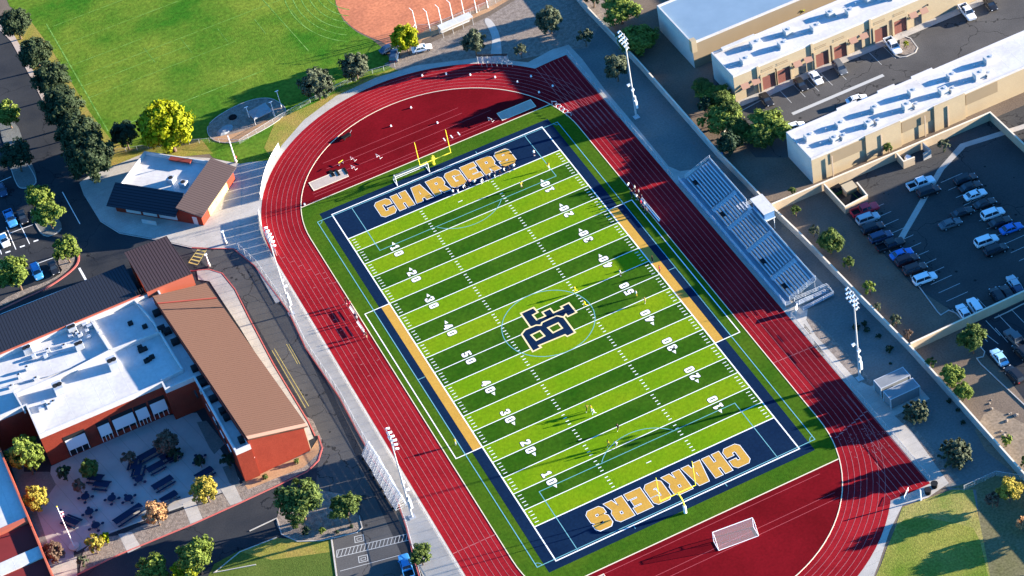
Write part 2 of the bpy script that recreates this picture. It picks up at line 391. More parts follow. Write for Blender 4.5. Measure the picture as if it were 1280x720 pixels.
# ================================================================== FOOTBALL FIELD
yd = .9144; HX = 24.384; HY = 54.864
def infield_poly():
    a0 = math.degrees(math.asin((60.8-SY)/RI))
    return arc(RI-.05, 0, a0, True, 10)+arc(RI-.05, 180-a0, 180, True, 10)+arc(RI-.05, 180, 180-a0, False, 10)+arc(RI-.05, a0, 0, False, 10)
ff = MB(); ff.sheet(infield_poly(), .040)
FF = ff.build('football_field', M['turf_apron'], kind=S)
bl = MB()
bl.box(-26.6,-56.6,.041,26.6,56.6,.046)
bl.box(-28.05,-22.9,.041,28.05,22.9,.0455)
bl.build('border', M['navy'], FF)
st = MB()
for k in range(20):
    y0 = -50*yd+k*5*yd; kk = k if k < 10 else 19-k
    st.sheet([(-HX,y0),(HX,y0),(HX,y0+5*yd),(-HX,y0+5*yd)], .051, kk % 2)
st.build('turf_stripes', [M['turf_light'], M['turf_dark']], FF)
cz = MB()
for s in (-1, 1): cz.box(min(s*24.45, s*26.3), -22.86, .047, max(s*24.45, s*26.3), 22.86, .052)
cz.build('coaches_box', M['gold_turf'], FF)
w = MB(); z = .056
for k in range(21):
    y = -50*yd+k*5*yd; w.line((-HX, y), (HX, y), .165 if k % 20 else .22, z)
w.path([(-HX-.05,-HY),(HX+.05,-HY),(HX+.05,HY),(-HX-.05,HY)], .24, z+.001, closed=True)
for s in (-1, 1):
    w.path([(s*24.5,22.86),(s*29.8,22.86),(s*29.8,-22.86),(s*24.5,-22.86)], .20, z+.002)
    for k in range(-49, 50):
        if k % 5 == 0: continue
        y = k*yd
        w.line((s*(HX-.5), y), (s*(HX-1.3), y), .14, z+.001)
        w.line((s*7.85, y), (s*8.5, y), .16, z+.001)
for y in (47*yd, -47*yd): w.line((-.5, y), (.5, y), .18, z+.001)
w.build('yard_line', M['white_paint'], FF)
c = MB(); z = .060
for t in (1, -1):
    c.path([(-20.1,t*(HY)),(-20.1,t*38.6),(20.1,t*38.6),(20.1,t*HY)], .13, z)
    pts = [(9.15*math.cos(a), t*(43.9-9.15*math.sin(a))) for a in [R_(37+i*(180-74)/20) for i in range(21)]]
    c.path(pts, .12, z)
    for s in (1, -1):
        c.path([(s*27.9+(-s)*math.cos(R_(q*9))*.95, t*(54.4-math.sin(R_(q*9))*.95)) for q in range(11)], .10, z+.001)
        c.line((s*9.2, t*(HY+.2)), (s*9.2, t*(HY+.9)), .12, z)
c.path([(-27.9,-54.4),(27.9,-54.4),(27.9,54.4),(-27.9,54.4)], .15, z, closed=True)
c.path([(9.15*math.cos(R_(i*6)), 9.15*math.sin(R_(i*6))) for i in range(60)], .13, z+.002, closed=True)
for s in (1, -1): c.line((s*26.4, 0), (s*28, 0), .13, z+.001)
c.build('soccer_line', M['cyan_paint'], FF)

# ---- block lettering, drawn as polygons
CH = .95
G = {
 'C': ([(1,0),(5,0),(6,1),(6,3.1),(4,3.1),(4,2),(2.1,2),(2.1,6),(4,6),(4,5),(6,5),(6,7),(5,8),(1,8),(0,7),(0,1)], []),
 'G': ([(1,0),(5,0),(6,1),(6,4.6),(3.3,4.6),(3.3,3.1),(4,3.1),(4,2),(2.1,2),(2.1,6),(4,6),(4,5.4),(6,5.4),(6,7),(5,8),(1,8),(0,7),(0,1)], []),
 'H': ([(0,0),(2.2,0),(2.2,3),(3.9,3),(3.9,0),(6.1,0),(6.1,8),(3.9,8),(3.9,5),(2.2,5),(2.2,8),(0,8)], []),
 'A': ([(0,0),(2.1,0),(2.35,1.5),(4.15,1.5),(4.4,0),(6.5,0),(4.9,8),(1.6,8)], [[(2.7,3.1),(3.8,3.1),(3.25,6.3)]]),
 'R': ([(0,0),(2.2,0),(2.2,2.7),(2.9,2.7),(3.9,0),(6.3,0),(5.1,3.3),(6,4.3),(6,7),(5,8),(0,8)], [[(2.2,4.5),(3.9,4.5),(3.9,6.2),(2.2,6.2)]]),
 'E': ([(0,0),(5.6,0),(5.6,2),(2.2,2),(2.2,3.1),(4.8,3.1),(4.8,4.9),(2.2,4.9),(2.2,6),(5.6,6),(5.6,8),(0,8)], []),
 'S': ([(1,0),(5,0),(6,1),(6,4),(5,5),(2.1,5),(2.1,6.2),(3.9,6.2),(3.9,5.5),(6,5.5),(6,7),(5,8),(1,8),(0,7),(0,4.2),(1,3.2),(3.9,3.2),(3.9,1.8),(2.1,1.8),(2.1,2.6),(0,2.6),(0,1)], []),
 'B': ([(0,0),(5,0),(6,1),(6,3.2),(5.2,4),(6,4.8),(6,7),(5,8),(0,8)], [[(2.2,1.7),(3.9,1.7),(3.9,3.1),(2.2,3.1)],[(2.2,4.9),(3.9,4.9),(3.9,6.3),(2.2,6.3)]]),
 '0': ([(1,0),(4,0),(5,1),(5,7),(4,8),(1,8),(0,7),(0,1)], [[(1.9,1.8),(3.1,1.8),(3.1,6.2),(1.9,6.2)]]),
 '1': ([(.6,0),(5,0),(5,1.7),(3.8,1.7),(3.8,8),(2.2,8),(.6,6.8),(.6,5.2),(1.9,5.2),(1.9,1.7),(.6,1.7)], []),
 '2': ([(0,0),(5,0),(5,1.8),(2.4,1.8),(5,4.6),(5,7),(4,8),(1,8),(0,7),(0,5.4),(1.9,5.4),(1.9,6.3),(3.1,6.3),(3.1,5.2),(0,2)], []),
 '3': ([(1,0),(4,0),(5,1),(5,3.4),(4.3,4),(5,4.6),(5,7),(4,8),(1,8),(0,7),(0,5.5),(1.8,5.5),(1.8,6.3),(3.2,6.3),(3.2,4.9),(1.8,4.9),(1.8,3.2),(3.2,3.2),(3.2,1.7),(1.8,1.7),(1.8,2.5),(0,2.5),(0,1)], []),
 '4': ([(3,0),(4.8,0),(4.8,1.8),(5.4,1.8),(5.4,3.5),(4.8,3.5),(4.8,8),(2.6,8),(0,3.5),(0,1.8),(3,1.8)], [[(1.9,3.5),(3,3.5),(3,5.6)]]),
 '5': ([(1,0),(4,0),(5,1),(5,4),(4,5),(1.9,5),(1.9,6.2),(5,6.2),(5,8),(0,8),(0,3.5),(1.5,3.3),(3.1,3.3),(3.1,1.7),(1.8,1.7),(1.8,2.5),(0,2.5),(0,1)], []),
}
def area(l): return sum(l[i][0]*l[(i+1) % len(l)][1]-l[(i+1) % len(l)][0]*l[i][1] for i in range(len(l)))/2
def offs(l, d):
    """mitre-offset a loop: outward for ccw when d>0"""
    if area(l) < 0: l = l[::-1]
    n = len(l); out = []
    for i in range(n):
        p = Vector(l[i]); a = Vector(l[i-1]); c = Vector(l[(i+1) % n])
        d1 = (p-a).normalized(); d2 = (c-p).normalized()
        n1 = Vector((d1.y, -d1.x)); n2 = Vector((d2.y, -d2.x)); m = (n1+n2)
        if m.length < 1e-4: m = n1
        m.normalize(); k = max(.5, m.dot(n1)); q = p+m*d/k; out.append((q.x, q.y))
    return out
def fill(loops, z):
    """triangulated sheet from loops (outer + holes) through a filled 2-D curve"""
    cu = bpy.data.curves.new('t', 'CURVE'); cu.dimensions = '2D'; cu.fill_mode = 'BOTH'
    for l in loops:
        sp = cu.splines.new('POLY'); sp.points.add(len(l)-1); sp.use_cyclic_u = True
        for i, q in enumerate(l): sp.points[i].co = (q[0], q[1], 0, 1)
    o = bpy.data.objects.new('t', cu); COL.objects.link(o)
    me = o.to_mesh(); vs = [(v.co.x, v.co.y, z) for v in me.vertices]; fs = [tuple(p.vertices) for p in me.polygons]
    o.to_mesh_clear(); bpy.data.objects.remove(o); bpy.data.curves.remove(cu)
    return vs, fs
def glyph(mb, ch, f, z, grow=0.0, mi=0):
    out, holes = G[ch]
    ls = [offs([f(*q) for q in out], grow)]
    for h in holes:
        hh = offs([f(*q) for q in h], -grow)
        if area(hh) > .02*1: ls.append(hh)
    vs, fs = fill(ls, z)
    fs2 = []
    for t in fs:
        a = area([vs[i][:2] for i in t]); fs2.append(t if a > 0 else t[::-1])
    mb.add(vs, fs2, mi)
def word(name, txt, org, ux, uy, cw, chh, gap, layers, parent):
    """org = lower-left, ux reading direction, uy glyph-up"""
    x = 0
    rows = {i: MB() for i in range(len(layers))}
    for c_ in txt:
        wd = max(q[0] for q in G[c_][0]); sx = cw/6.0; sy = chh/8.0
        f = lambda a, b_, x=x: (org[0]+ux[0]*(x+a*sx)+uy[0]*b_*sy, org[1]+ux[1]*(x+a*sx)+uy[1]*b_*sy)
        for i, (g, z, m_) in enumerate(layers): glyph(rows[i], c_, f, z, g)
        x += wd*sx+gap
    for i, (g, z, m_) in enumerate(layers): rows[i].build(name, m_, parent)
lay = [(.28, .062, M['white_paint']), (.17, .066, M['dark']), (.13, .070, M['gold_turf'])]
word('end_zone_lettering', 'CHARGERS', (-15.6, 47.75), (1, 0), (0, 1), 3.05, 5.0, .85, lay, FF)
word('end_zone_lettering', 'CHARGERS', (15.6, -47.75), (-1, 0), (0, -1), 3.05, 5.0, .85, lay, FF)
for k in range(1, 10):
    y = 50*yd-k*10*yd; n = k*10 if k <= 5 else 100-k*10
    for s in (-1, 1):
        # left side: reads towards -Y with tops to +X; right side: reads towards +Y with tops to -X
        ux = (0, -1) if s < 0 else (0, 1); uy = (1, 0) if s < 0 else (-1, 0)
        m_ = MB(); o_ = MB()
        ox = s*17.1-uy[0]*.95
        for j, ch_ in enumerate(str(n)):
            st0 = (-1.75 if j == 0 else .42)
            f = lambda a, b_: (ox+uy[0]*b_*.235, y+ux[1]*(st0+.06+a*.235))
            glyph(o_, ch_, f, .064, .10); glyph(m_, ch_, f, .068, 0)
        if n != 50:
            d = 1 if y > 0 else -1
            yy = y+d*2.0; cx = s*17.1+(.15 if s < 0 else -.15)
            m_.sheet([(cx-.38, yy), (cx+.38, yy), (cx, yy+d*.95)], .068)
        o_.build('yard_number_outline', M['dark'], FF); m_.build('yard_number', M['white_paint'], FF)
# ---- interlocked letters at midfield: F behind, B in front, tops towards the upper left goal
def tr_(l): return PL([(636+a/8.37, 362+b_/8.37) for a, b_ in l])
LB = tr_([(250,655),(345,607),(322,588),(588,478),(612,495),(700,452),(580,290),(500,272),(345,345),(335,372),(285,372),(170,420),(130,470)])
LBH = [tr_([(240,478),(325,437),(370,487),(290,530)]), tr_([(415,402),(515,355),(555,405),(465,450)])]
LF = tr_([(120,250),(262,186),(310,240),(256,268),(295,315),(378,278),(345,238),(435,196),(470,240),(560,200),(540,181),(630,137),(714,240),(615,288),(598,266),(580,290),(500,290),(350,350),(335,385),(285,390),(222,395)])
cr = MB(); nv = MB()
for loops, z0 in (([LF], .062), ([LB]+LBH, .067)):
    for g, z, mb in ((.10, z0, cr), (-.24, z0+.0025, nv)):
        ls = [offs(loops[0], g)]+[offs(h, -g) for h in loops[1:]]
        vs, fs = fill(ls, z)
        mb.add(vs, [t if area([vs[i][:2] for i in t]) > 0 else t[::-1] for t in fs])
cr.build('midfield_logo_outline', mat('logo_gold', (.70,.56,.30), .85), FF); nv.build('midfield_logo', M['navy'], FF)
# ================================================================== VISITOR STAND (east side)
M['stand_deck'] = mat('stand_deck', (.20,.25,.30), .6, (.16,.20,.25), .4, .4, metallic=.1)
M['bench'] = mat('bench', (.74,.76,.78), .45, metallic=.25)
st = thing('grandstand', 'long aluminium grandstand in blue shade beside the right straight of the track', 'grandstand', (43.8, 0, 0))
def rel(o, t):   # keep world geometry while the thing's own origin sits at its base
    o.location = (-t.location.x, -t.location.y, -t.location.z); return o
Y0, Y1 = -21.3, 21.5
b = MB(); b.box(40.2,Y0-.8,.62,41.55,Y1+.6,.72)
for i in range(9):
    x = 41.55+i*.61; b.box(x, Y0, .72+i*.26, x+.612, Y1, .78+i*.26+.02)
b.box(47.04, Y0, .72+9*.26-.2, 47.5, Y1, .78+9*.26-.1)
for i in range(9):
    x = 41.55+i*.61+.30
    b.box(x-.02, Y0, .78+i*.26-.24 if i else .62, x+.0, Y1, .78+i*.26-.002) if False else None
rel(b.build('deck', M['stand_deck'], st), st)
b = MB(); b.box(40.26,Y0-.7,.02,40.32,Y1+.5,.62); rel(b.build('front_skirt', M['stand_deck'], st), st)
aisles = [15.4, 9.0, 3.2, -4.3, -14.4]
segs = []; ys = [Y1-.6]+[a for a in aisles for _ in (0, 1)]+[Y0+.6]
secs = [(Y1-.5, 10.4), (9.2, 3.9), (2.7, -4.0), (-5.2, -13.6), (-14.8, Y0+.5)]
for (ya, yb) in secs:
    for i in range(9):
        x = 41.55+i*.61+.06
        b = MB(); b.box(x, yb, .78+i*.26+.36, x+.27, ya, .78+i*.26+.41)
        n = max(2, int((ya-yb)/2.2))
        for k in range(n+1):
            y = yb+.1+(ya-yb-.2)*k/n; b.box(x+.10, y-.03, .78+i*.26+.015, x+.17, y+.03, .78+i*.26+.358)
        rel(b.build('bench', M['bench'], st), st)
for (ya, yb) in ((10.4, 9.2), (3.9, 2.7), (-4.0, -5.2), (-13.6, -14.8)):
    b = MB()
    for i in range(18): b.box(41.56+i*.305, yb+.02, .72+i*.13, 41.56+(i+1)*.305, ya-.02, .805+i*.13+.02)
    rel(b.build('aisle_steps', M['bench'], st), st)
for y in (18.6, 7.0, -9.5, -17.9):   # dark openings in the lower rows for wheelchair bays
    b = MB(); b.box(42.0, y-.75, 1.42, 43.3, y+.75, 1.50); rel(b.build('wheelchair_bay', M['dark'], st), st)
def rail(mb, pts, h=1.07, r=.03, n=2, mid=3):
    for a, c in zip(pts[:-1], pts[1:]):
        a = Vector(a); c = Vector(c); L_ = (c-a).length; q = max(1, int(L_/2.0))
        for k in range(mid):
            z = h*(k+1)/mid; mb.tube(a+Vector((0,0,z)), c+Vector((0,0,z)), r, seg=5)
        for k in range(q+1):
            p = a.lerp(c, k/q); mb.tube(p, p+Vector((0,0,h)), r, seg=5)
def mesh_panel(mb, a, c, z0, z1, t=.02): mb.path([a[:2], c[:2]], t, z0, z1)
b = MB()
rail(b, [(40.25,Y0-.7,.72),(40.25,Y1+.5,.72)]); rail(b, [(47.45,Y0,3.0),(47.45,1.5,3.0)], h=.75); rail(b, [(47.45,6.0,3.0),(47.45,Y1,3.0)], h=.75)
rail(b, [(41.55,Y1,.8),(47.45,Y1,3.2)]); rail(b, [(41.55,Y0,.8),(47.45,Y0,3.2)])
rel(b.build('railing', M['alum'], st), st)
b = MB()
mesh_panel(b, (47.50,Y0), (47.50,1.5), 2.9, 3.6); mesh_panel(b, (47.50,6.0), (47.50,Y1), 2.9, 3.6)
rel(b.build('back_panel', M['alum'], st), st)
b = MB()
for y in [Y0+.1+k*(Y1-Y0-.2)/18 for k in range(19)]:
    b.tube((41.7,y,0),(41.7,y,.72),.05,seg=6); b.tube((44.3,y,0),(44.3,y,1.8),.05,seg=6); b.tube((47.2,y,0),(47.2,y,2.9),.05,seg=6)
    b.tube((41.7,y,.6),(47.2,y,2.8),.05,seg=6)
rel(b.build('support_frame', M['galv'], st), st)
# end ramp with switchback
rp = MB()
rp.slab([Vector((42.2,-22.1,.72)),Vector((49.0,-22.1,.62)),Vector((49.0,-23.2,.60)),Vector((42.2,-23.2,.72))], .08)
rp.slab([Vector((42.6,-23.3,.05)),Vector((49.2,-23.3,.60)),Vector((49.2,-24.5,.60)),Vector((42.6,-24.5,.05))], .04)
rt = thing('access_ramp', 'grey metal access ramp with railings at the lower end of the grandstand', 'ramp', (45.5,-23.2,0))
rel(rp.build('ramp_deck', M['stand_deck'], rt), rt)
b = MB(); rail(b, [(42.2,-22.0,.72),(49.3,-22.0,.62),(49.3,-24.6,.6),(42.6,-24.6,.05)]); rail(b, [(42.6,-23.25,.7),(48.3,-23.25,.62)])
rel(b.build('railing', M['alum'], rt), rt)
# press box
pb = thing('press_box', 'blue press box with white flat roof raised on posts behind the grandstand', 'press box', (48.6, 0.9, 0))
M['blue_panel'] = mat('blue_panel', (.10,.20,.36), .7)
b = MB(); b.box(47.55,-1.35,3.25,49.75,3.4,5.3); rel(b.build('cabin', M['blue_panel'], pb), pb)
b = MB(); b.box(47.2,-1.75,5.3,49.95,3.8,5.46); rel(b.build('roof', M['roof_white'], pb), pb)
b = MB(); b.box(47.45,-1.5,3.10,49.85,3.55,3.25); rel(b.build('floor_frame', M['alum'], pb), pb)
for k in range(3):
    b = MB(); b.box(47.5,-1.0+k*1.45,4.1,47.56,.2+k*1.45,4.95); rel(b.build('window', M['glass'], pb), pb)
for x in (47.75, 49.6):
    for y in (-1.2, 3.2):
        b = MB(); b.tube((x,y,0),(x,y,3.1),.09,seg=8); rel(b.build('post', M['alum'], pb), pb)
b = MB()
for i in range(9): b.box(46.6+i*.1, 3.5, 2.9+i*.04, 47.4, 4.6, 2.95+i*.04)
rail(b, [(46.8,4.7,3.1),(49.6,4.7,3.1)]); rel(b.build('stair', M['alum'], pb), pb)

# ================================================================== FLOODLIGHT MASTS
M['pole_galv'] = mat('pole_galv', (.60,.60,.60), .5, metallic=.2)
M['lamp_face'] = mat('lamp_face', (.85,.86,.88), .3)
def mast(x, y, facing, label):
    t = thing('floodlight_mast', label, 'floodlight mast', (x, y, 0), group='floodlight masts round the stadium')
    s = facing
    b = MB(); b.tube((0,0,0),(0,0,22.2),.22,.11,seg=10); b.box(-.6,-.6,-.0,.6,.6,.12); b.build('pole', M['pole_galv'], t, smooth=False)
    b = MB(); b.box(.18,-.35,2.4,.62,.35,4.4); b.box(.2,-.25,4.7,.5,.25,5.6); b.build('control_box', M['white'], t)
    b = MB(); b.box(-.06,-1.15,8.3,.06,1.15,8.42); b.build('speaker_arm', M['pole_galv'], t)
    for k, yy in enumerate((-1.0, 1.0)):
        b = MB(); b.tube((-s*.0,yy,8.3),(s*.55,yy,8.1),.22,.34,seg=8); b.build('speaker', M['white'], t)
    b = MB()
    for z in (19.6, 20.7, 21.8): b.box(-.06,-1.9,z,.06,1.9,z+.12)
    b.build('crossarm', M['pole_galv'], t)
    for r, z in enumerate((19.6, 20.7, 21.8)):
        for k in range(4):
            yy = -1.65+k*1.1
            b = MB(); b.tube((s*.08,yy,z+.2),(s*.62,yy,z-.12),.11,.24,seg=8); b.build('floodlight', M['lamp_face'], t)
    return t
mast(42.4,-45.7,-1,'tall floodlight mast beside the two grey storage containers')
mast(42.6,46.0,-1,'tall floodlight mast beside the bushy tree near the top right wall')
mast(-42.4,31.5,1,'tall floodlight mast near the crosswalk on the left walkway')
mast(-42.4,-31.5,1,'tall floodlight mast at the end of the stacked bleachers')

# ================================================================== STORAGE CONTAINERS
M['container'] = mat('container', (.42,.46,.50), .7, (.36,.40,.44), .8, .5, stripes=(R_(0), .3, .35, .82))
M['container_roof'] = mat('container_roof', (.50,.53,.56), .75, (.42,.45,.48), 1.0, .5, fine=.08)
for k, (y, lab) in enumerate(((-50.9,'grey storage container nearer the grandstand, beside the other container'),(-54.2,'grey storage container nearer the round bush, beside the other container'))):
    t = thing('storage_container', lab, 'storage container', (46.2, y, 0), group='storage containers by the floodlight mast')
    b = MB(); b.box(-3.05,-1.22,.12,3.05,1.22,2.5); b.build('body', M['container'], t, bevel=.03)
    b = MB(); b.box(-2.98,-1.15,2.5,2.98,1.15,2.56); b.build('roof', M['container_roof'], t)
    b = MB()
    for sx in (-1, 1):
        for sy in (-1, 1): b.box(sx*3.03-.09, sy*1.2-.09, 0, sx*3.03+.09, sy*1.2+.09, 2.585)
        b.box(sx*3.03-.07,-1.2,2.44,sx*3.03+.07,1.2,2.575)
    for sy in (-1, 1): b.box(-3.03, sy*1.2-.06, 2.44, 3.03, sy*1.2+.06, 2.58)
    b.build('frame', M['galv'], t)
    for sy in (-1, 1):
        b = MB(); b.box(-3.12, min(0,sy*1.1), .2, -3.06, max(0,sy*1.1), 2.42); b.build('door', M['container'], t)
sheet('container_pad', [(39.7,-46.6),(42.2,-46.6),(43.0,-48.5),(50.3,-49.0),(50.3,-57.0),(42.0,-57.2),(39.7,-57.2)], .034, M['concrete'])
sheet('dirt_verge', PL([(1008,398),(1022,402),(1120,508),(1200,600),(1186,606),(1140,545),(1070,478),(1020,424)]), .019, M['gravel'])

# ================================================================== BOUNDARY WALLS
def wall(pts, h, t, name, label, m, cap=True, group=None):
    b = MB(); b.path(pts, t, 0, h); o = b.build(name, m); tag(o, label, 'wall', group)
    if cap: MB().path(pts, t+.10, h, h+.10).build('coping', M['coping'], o)
    return o
M['coping'] = mat('coping', (.66,.58,.46), .85)
M['wall_grey'] = mat('wall_grey', (.36,.35,.33), .9, (.30,.29,.28), .5, .5, fine=.06)
wl = [P2(x, y, 2.2) for x, y in ((700,-34),(727,0),(800,77),(895,185),(960,252),(1000,290),(1070,362),(1137,430),(1200,500),(1280,590),(1400,725))]
wall(wl, 1.85, .22, 'boundary_wall', 'long block wall with bright coping running behind the grandstand', M['wall_grey'])
wall([(51.6,3.4),(62,3.25),(80,2.9),(101.9,2.6),(101.9,-70)], 2.1, .22, 'block_wall', 'tan block wall along the back of the long white roofed building and its lot', M['block_wall'])
wall([(53.8,-44.9),(78.7,-44.7),(101.7,-44.5)], 2.1, .22, 'block_wall', 'tan block wall dividing the two parking lots at the right', M['block_wall'])

# ================================================================== BUSINESS PARK
M['end_wall'] = mat('end_wall', (.50,.47,.42), .9, (.42,.40,.36), .3, .5, fine=.06, fscale=3, stripes=(0, 4.0, .02, .8))
M['unit'] = mat('unit', (.50,.49,.47), .7, (.40,.40,.39), 1.5, .5)
M['downspout'] = mat('downspout', (.40,.32,.24), .8)
M['shade_awn'] = mat('shade_awn', (.28,.17,.13), .8)
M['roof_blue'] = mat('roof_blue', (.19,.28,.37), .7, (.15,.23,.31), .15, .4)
sheet('parking_lot', [(53.9,38.5),(55.5,16.5),(57,49),(62.5,49),(140,49),(140,16.5)][3:]+[(62,16.4),(57,20),(57,36)], .012, M['asphalt_old'])
sheet('parking_lot', [(63.4,3.1),(140,2.4),(140,-46),(66.8,-44.7),(63.4,-30)], .012, M['asphalt_lot'])
sheet('parking_lot', [(64.8,-45),(140,-45),(140,-110),(62.8,-82),(64.8,-60)], .012, M['asphalt'])
def kerbline(pts, name='kerb', m=None, w=.18, h=.13):
    return MB().path(pts, w, 0.0, h).build(name, m or M['curb'], kind=S)
kerbline(PL([(1093,288),(1115,318),(1150,360),(1172,390),(1176,394),(1186,388),(1196,392),(1212,412)]))
kerbline(PL([(1075,262),(1097,292)]))
kerbline(PL([(1224,432),(1231,440),(1229,446),(1221,448),(1226,455),(1280,506),(1340,560)]))
kerbline(PL([(1243,398),(1260,390),(1277,381),(1300,372)]))
kerbline(PL([(1118,69),(1125,72),(1133,71),(1144,66),(1147,60),(1138,48),(1120,42)]), w=.25)
sheet('planter_soil', PL([(1125,46),(1138,50),(1145,60),(1142,66),(1132,69),(1124,68)]), .10, M['gravel'])
kerbline(PL([(905,165),(925,140),(965,118),(1045,82),(1110,50),(1170,28),(1250,-8)]))
sheet('sidewalk_north_shops', [(62.5,36.0),(62.5,38.0),(140,38.0),(140,36.0)], .12, M['concrete'])
sheet('drain_strip', PL([(1200,180),(1207,184),(1180,212),(1128,302),(1122,298),(1172,212)]), .02, M['concrete'])
sheet('drain_strip', PL([(1200,180),(1207,184),(1290,158),(1290,152)]), .021, M['concrete'])
sheet('drain_strip', [(70,27.3),(92,27.3),(92,28.2),(70,28.2)], .02, M['faded_line'])
b = MB()
for x in (71.7, 75.0, 78.3, 81.6, 84.9, 93.5, 97): b.line((x, 36), (x, 31), .12, .022)
for k in range(12): b.line((66.3, -7-k*2.75), (71.0, -7-k*2.75), .12, .022)
for k in range(6): b.line((66.0+k*2.75, -44.3), (66.0+k*2.75, -39.6), .12, .022); b.line((66.8+k*2.75, -45.6), (66.8+k*2.75, -50.4), .12, .022)
for k in range(11): b.line((83.5, -8-k*2.75), (88.5, -8-k*2.75), .12, .022)
for x, y, ex, ey in ((1244,410,1260,428),(1222,410,1248,430)): b.line(P2(x,y), P2(ex,ey), .12, .022)
b.build('bay_line', M['faded_line'], kind=S)

def business(x0, x1, y0, y1, h, label, doors=True, blue=False, name='commercial_building', wm='stucco_tan'):
    t = thing(name, label, 'building', ((x0+x1)/2, y0, 0)); ox, oy = (x0+x1)/2, y0
    def R(o): return rel(o, t)
    b = MB(); b.box(x0, y0, 0, x1, y1, h-.5); R(b.build('wall', M['stucco_dark' if blue else wm], t))  # blue-roofed warehouse: darker stucco stands for shade on its wall
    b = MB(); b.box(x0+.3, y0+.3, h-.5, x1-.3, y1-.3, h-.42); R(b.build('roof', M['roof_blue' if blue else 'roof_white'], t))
    b = MB(); b.path([(x0+.15,y0+.15),(x1-.15,y0+.15),(x1-.15,y1-.15),(x0+.15,y1-.15)], .3, h-.5, h, closed=True); R(b.build('parapet', M['roof_white'], t))
    b = MB(); b.box(x0-.06, y0+.02, 0, x0-.003, y1-.02, h-.02); R(b.build('end_wall', M['end_wall'], t))
    return t, R
# northern building with loading doors
t, R = business(62.3, 128, 38.1, 47.8, 7.0, 'tan commercial building with brown roll up doors and white flat roof')
def ac(t, R, x, y, z, w=1.5, d=1.2, h=1.1, name='roof_unit'):
    w *= 1.35; d *= 1.45; b = MB(); b.box(x-w/2, y-d/2, z+.15, x+w/2, y+d/2, z+h); b.box(x-w/2-.2, y-d/2-.2, z, x+w/2+.2, y+d/2+.2, z+.15); o = R(b.build(name, M['unit'], t, bevel=.04))
    b = MB(); b.tube((x+w*.2, y, z+h), (x+w*.2, y, z+h+.10), min(w, d)*.24, seg=12); b.build('fan', M['galv'], o)
    b = MB(); b.tube((x-w*.5, y+d*.3, z+.12), (x-w*.5-2.2, y+d*.3, z+.12), .06, seg=6); b.tube((x-w*.5-2.2, y+d*.3, z), (x-w*.5-2.2, y+d*.3, z+.5), .12, seg=8); b.build('duct', M['galv'], o); return o
rnd = random.Random(11)
for x, y in ((66.9,41.2),(71.5,44.9),(76.0,41.2),(79,44.5),(84.5,42.1),(89.5,44.6),(93,42.5),(99,44.2),(104,42)):
    ac(t, R, x, y, 6.6, 1.1+rnd.random()*.8, 1.1, .8+rnd.random()*.5)
b = MB(); b.box(64.6,46.9,7.0,72.6,47.75,7.35); R(b.build('raised_parapet', M['roof_white'], t))
def front(t, R, x, y, kind):
    if kind == 'door':
        b = MB(); b.box(x-1.55, y-.10, .1, x+1.55, y-.02, 3.4); o = R(b.build('roll_door', M['brown_door'], t))
        b = MB()
        for s_ in (-1.75, 1.75): b.box(x+s_-.2, y-.35, .1, x+s_+.2, y-.01, 3.9)
        b.box(x-1.95, y-.35, 3.9, x+1.95, y-.01, 4.4); R(b.build('door_surround', M['stucco_tan'], t))
        b = MB(); b.box(x-1.3, y-.08, 4.9, x+1.3, y-.015, 5.05); b.box(x-1.3, y-.08, 5.3, x+1.3, y-.015, 5.45); R(b.build('vent_band', M['stucco_dark'], t))
    elif kind == 'entry':
        b = MB(); b.box(x-.8, y-.06, .1, x+.8, y-.015, 2.6); R(b.build('entrance', M['glass'], t))
        for s_ in (-1.4, 1.2):
            b = MB(); b.slab([Vector((x+s_-.9,y-.04,4.0)),Vector((x+s_+.9,y-.04,4.0)),Vector((x+s_+.9,y-1.0,3.2)),Vector((x+s_-.9,y-1.0,3.2))], .08)
            R(b.build('awning', M['shade_awn'], t))
        b = MB(); b.box(x+2.2, y-.25, 4.2, x+2.5, y-.02, 4.5); R(b.build('wall_lamp', M['dark'], t))
xs = [(70.3,'door'),(73.9,'door'),(78.6,'entry'),(83.2,'door'),(87.6,'door'),(92.2,'entry'),(97.6,'door'),(102.4,'door'),(107,'entry')]
for x, k in xs: front(t, R, x, 38.1, k)
front(t, R, 66.0, 38.1, 'entry')
for x in (68.0, 81.0, 95.2):
    b = MB(); b.box(x-.25, 37.85, 0, x+.25, 38.09, 6.9); R(b.build('pilaster', M['stucco_tan'], t))

# central building, tall tan wall with recessed panels
t, R = business(62.6, 128, 6.2, 16.3, 6.6, 'long tan commercial building with white flat roof between the two parking lots')
for k, x in enumerate((65.6,69.5,72.8,77.5,80.9,86.4,89.8,95,99,103.5,108)):
    ac(t, R, x, 9.0 if k % 2 else 12.2, 6.2, 1.0+.7*rnd.random(), 1.0, .8+.6*rnd.random())
    if k % 2: ac(t, R, x+1.9, 8.6, 6.2, .9, .9, .7)
for x0, x1 in ((66.8,74.6),(83.4,90.6),(98.5,106)):
    b = MB(); b.box(x0, 6.08, 3.2, x1, 6.19, 5.9); R(b.build('wall_panel', M['stucco_dark'], t))
for x0, x1 in ((74.9,83.1),(90.9,98.2)):
    b = MB(); b.box(x0, 5.9, 0, x1, 6.19, 6.55); R(b.build('wall_bay', M['stucco_tan'], t))
for x in (67.0, 78.4, 88.6, 94):
    b = MB(); b.box(x-.13, 5.72, 0, x+.13, 5.89, 5.4); R(b.build('downspout', M['downspout'], t))
for x0, x1 in ((74.4,79),(84,88),(92,97)):
    b = MB(); b.box(x0, 16.2, 6.6, x1, 16.5, 7.0); R(b.build('raised_parapet', M['roof_white'], t))
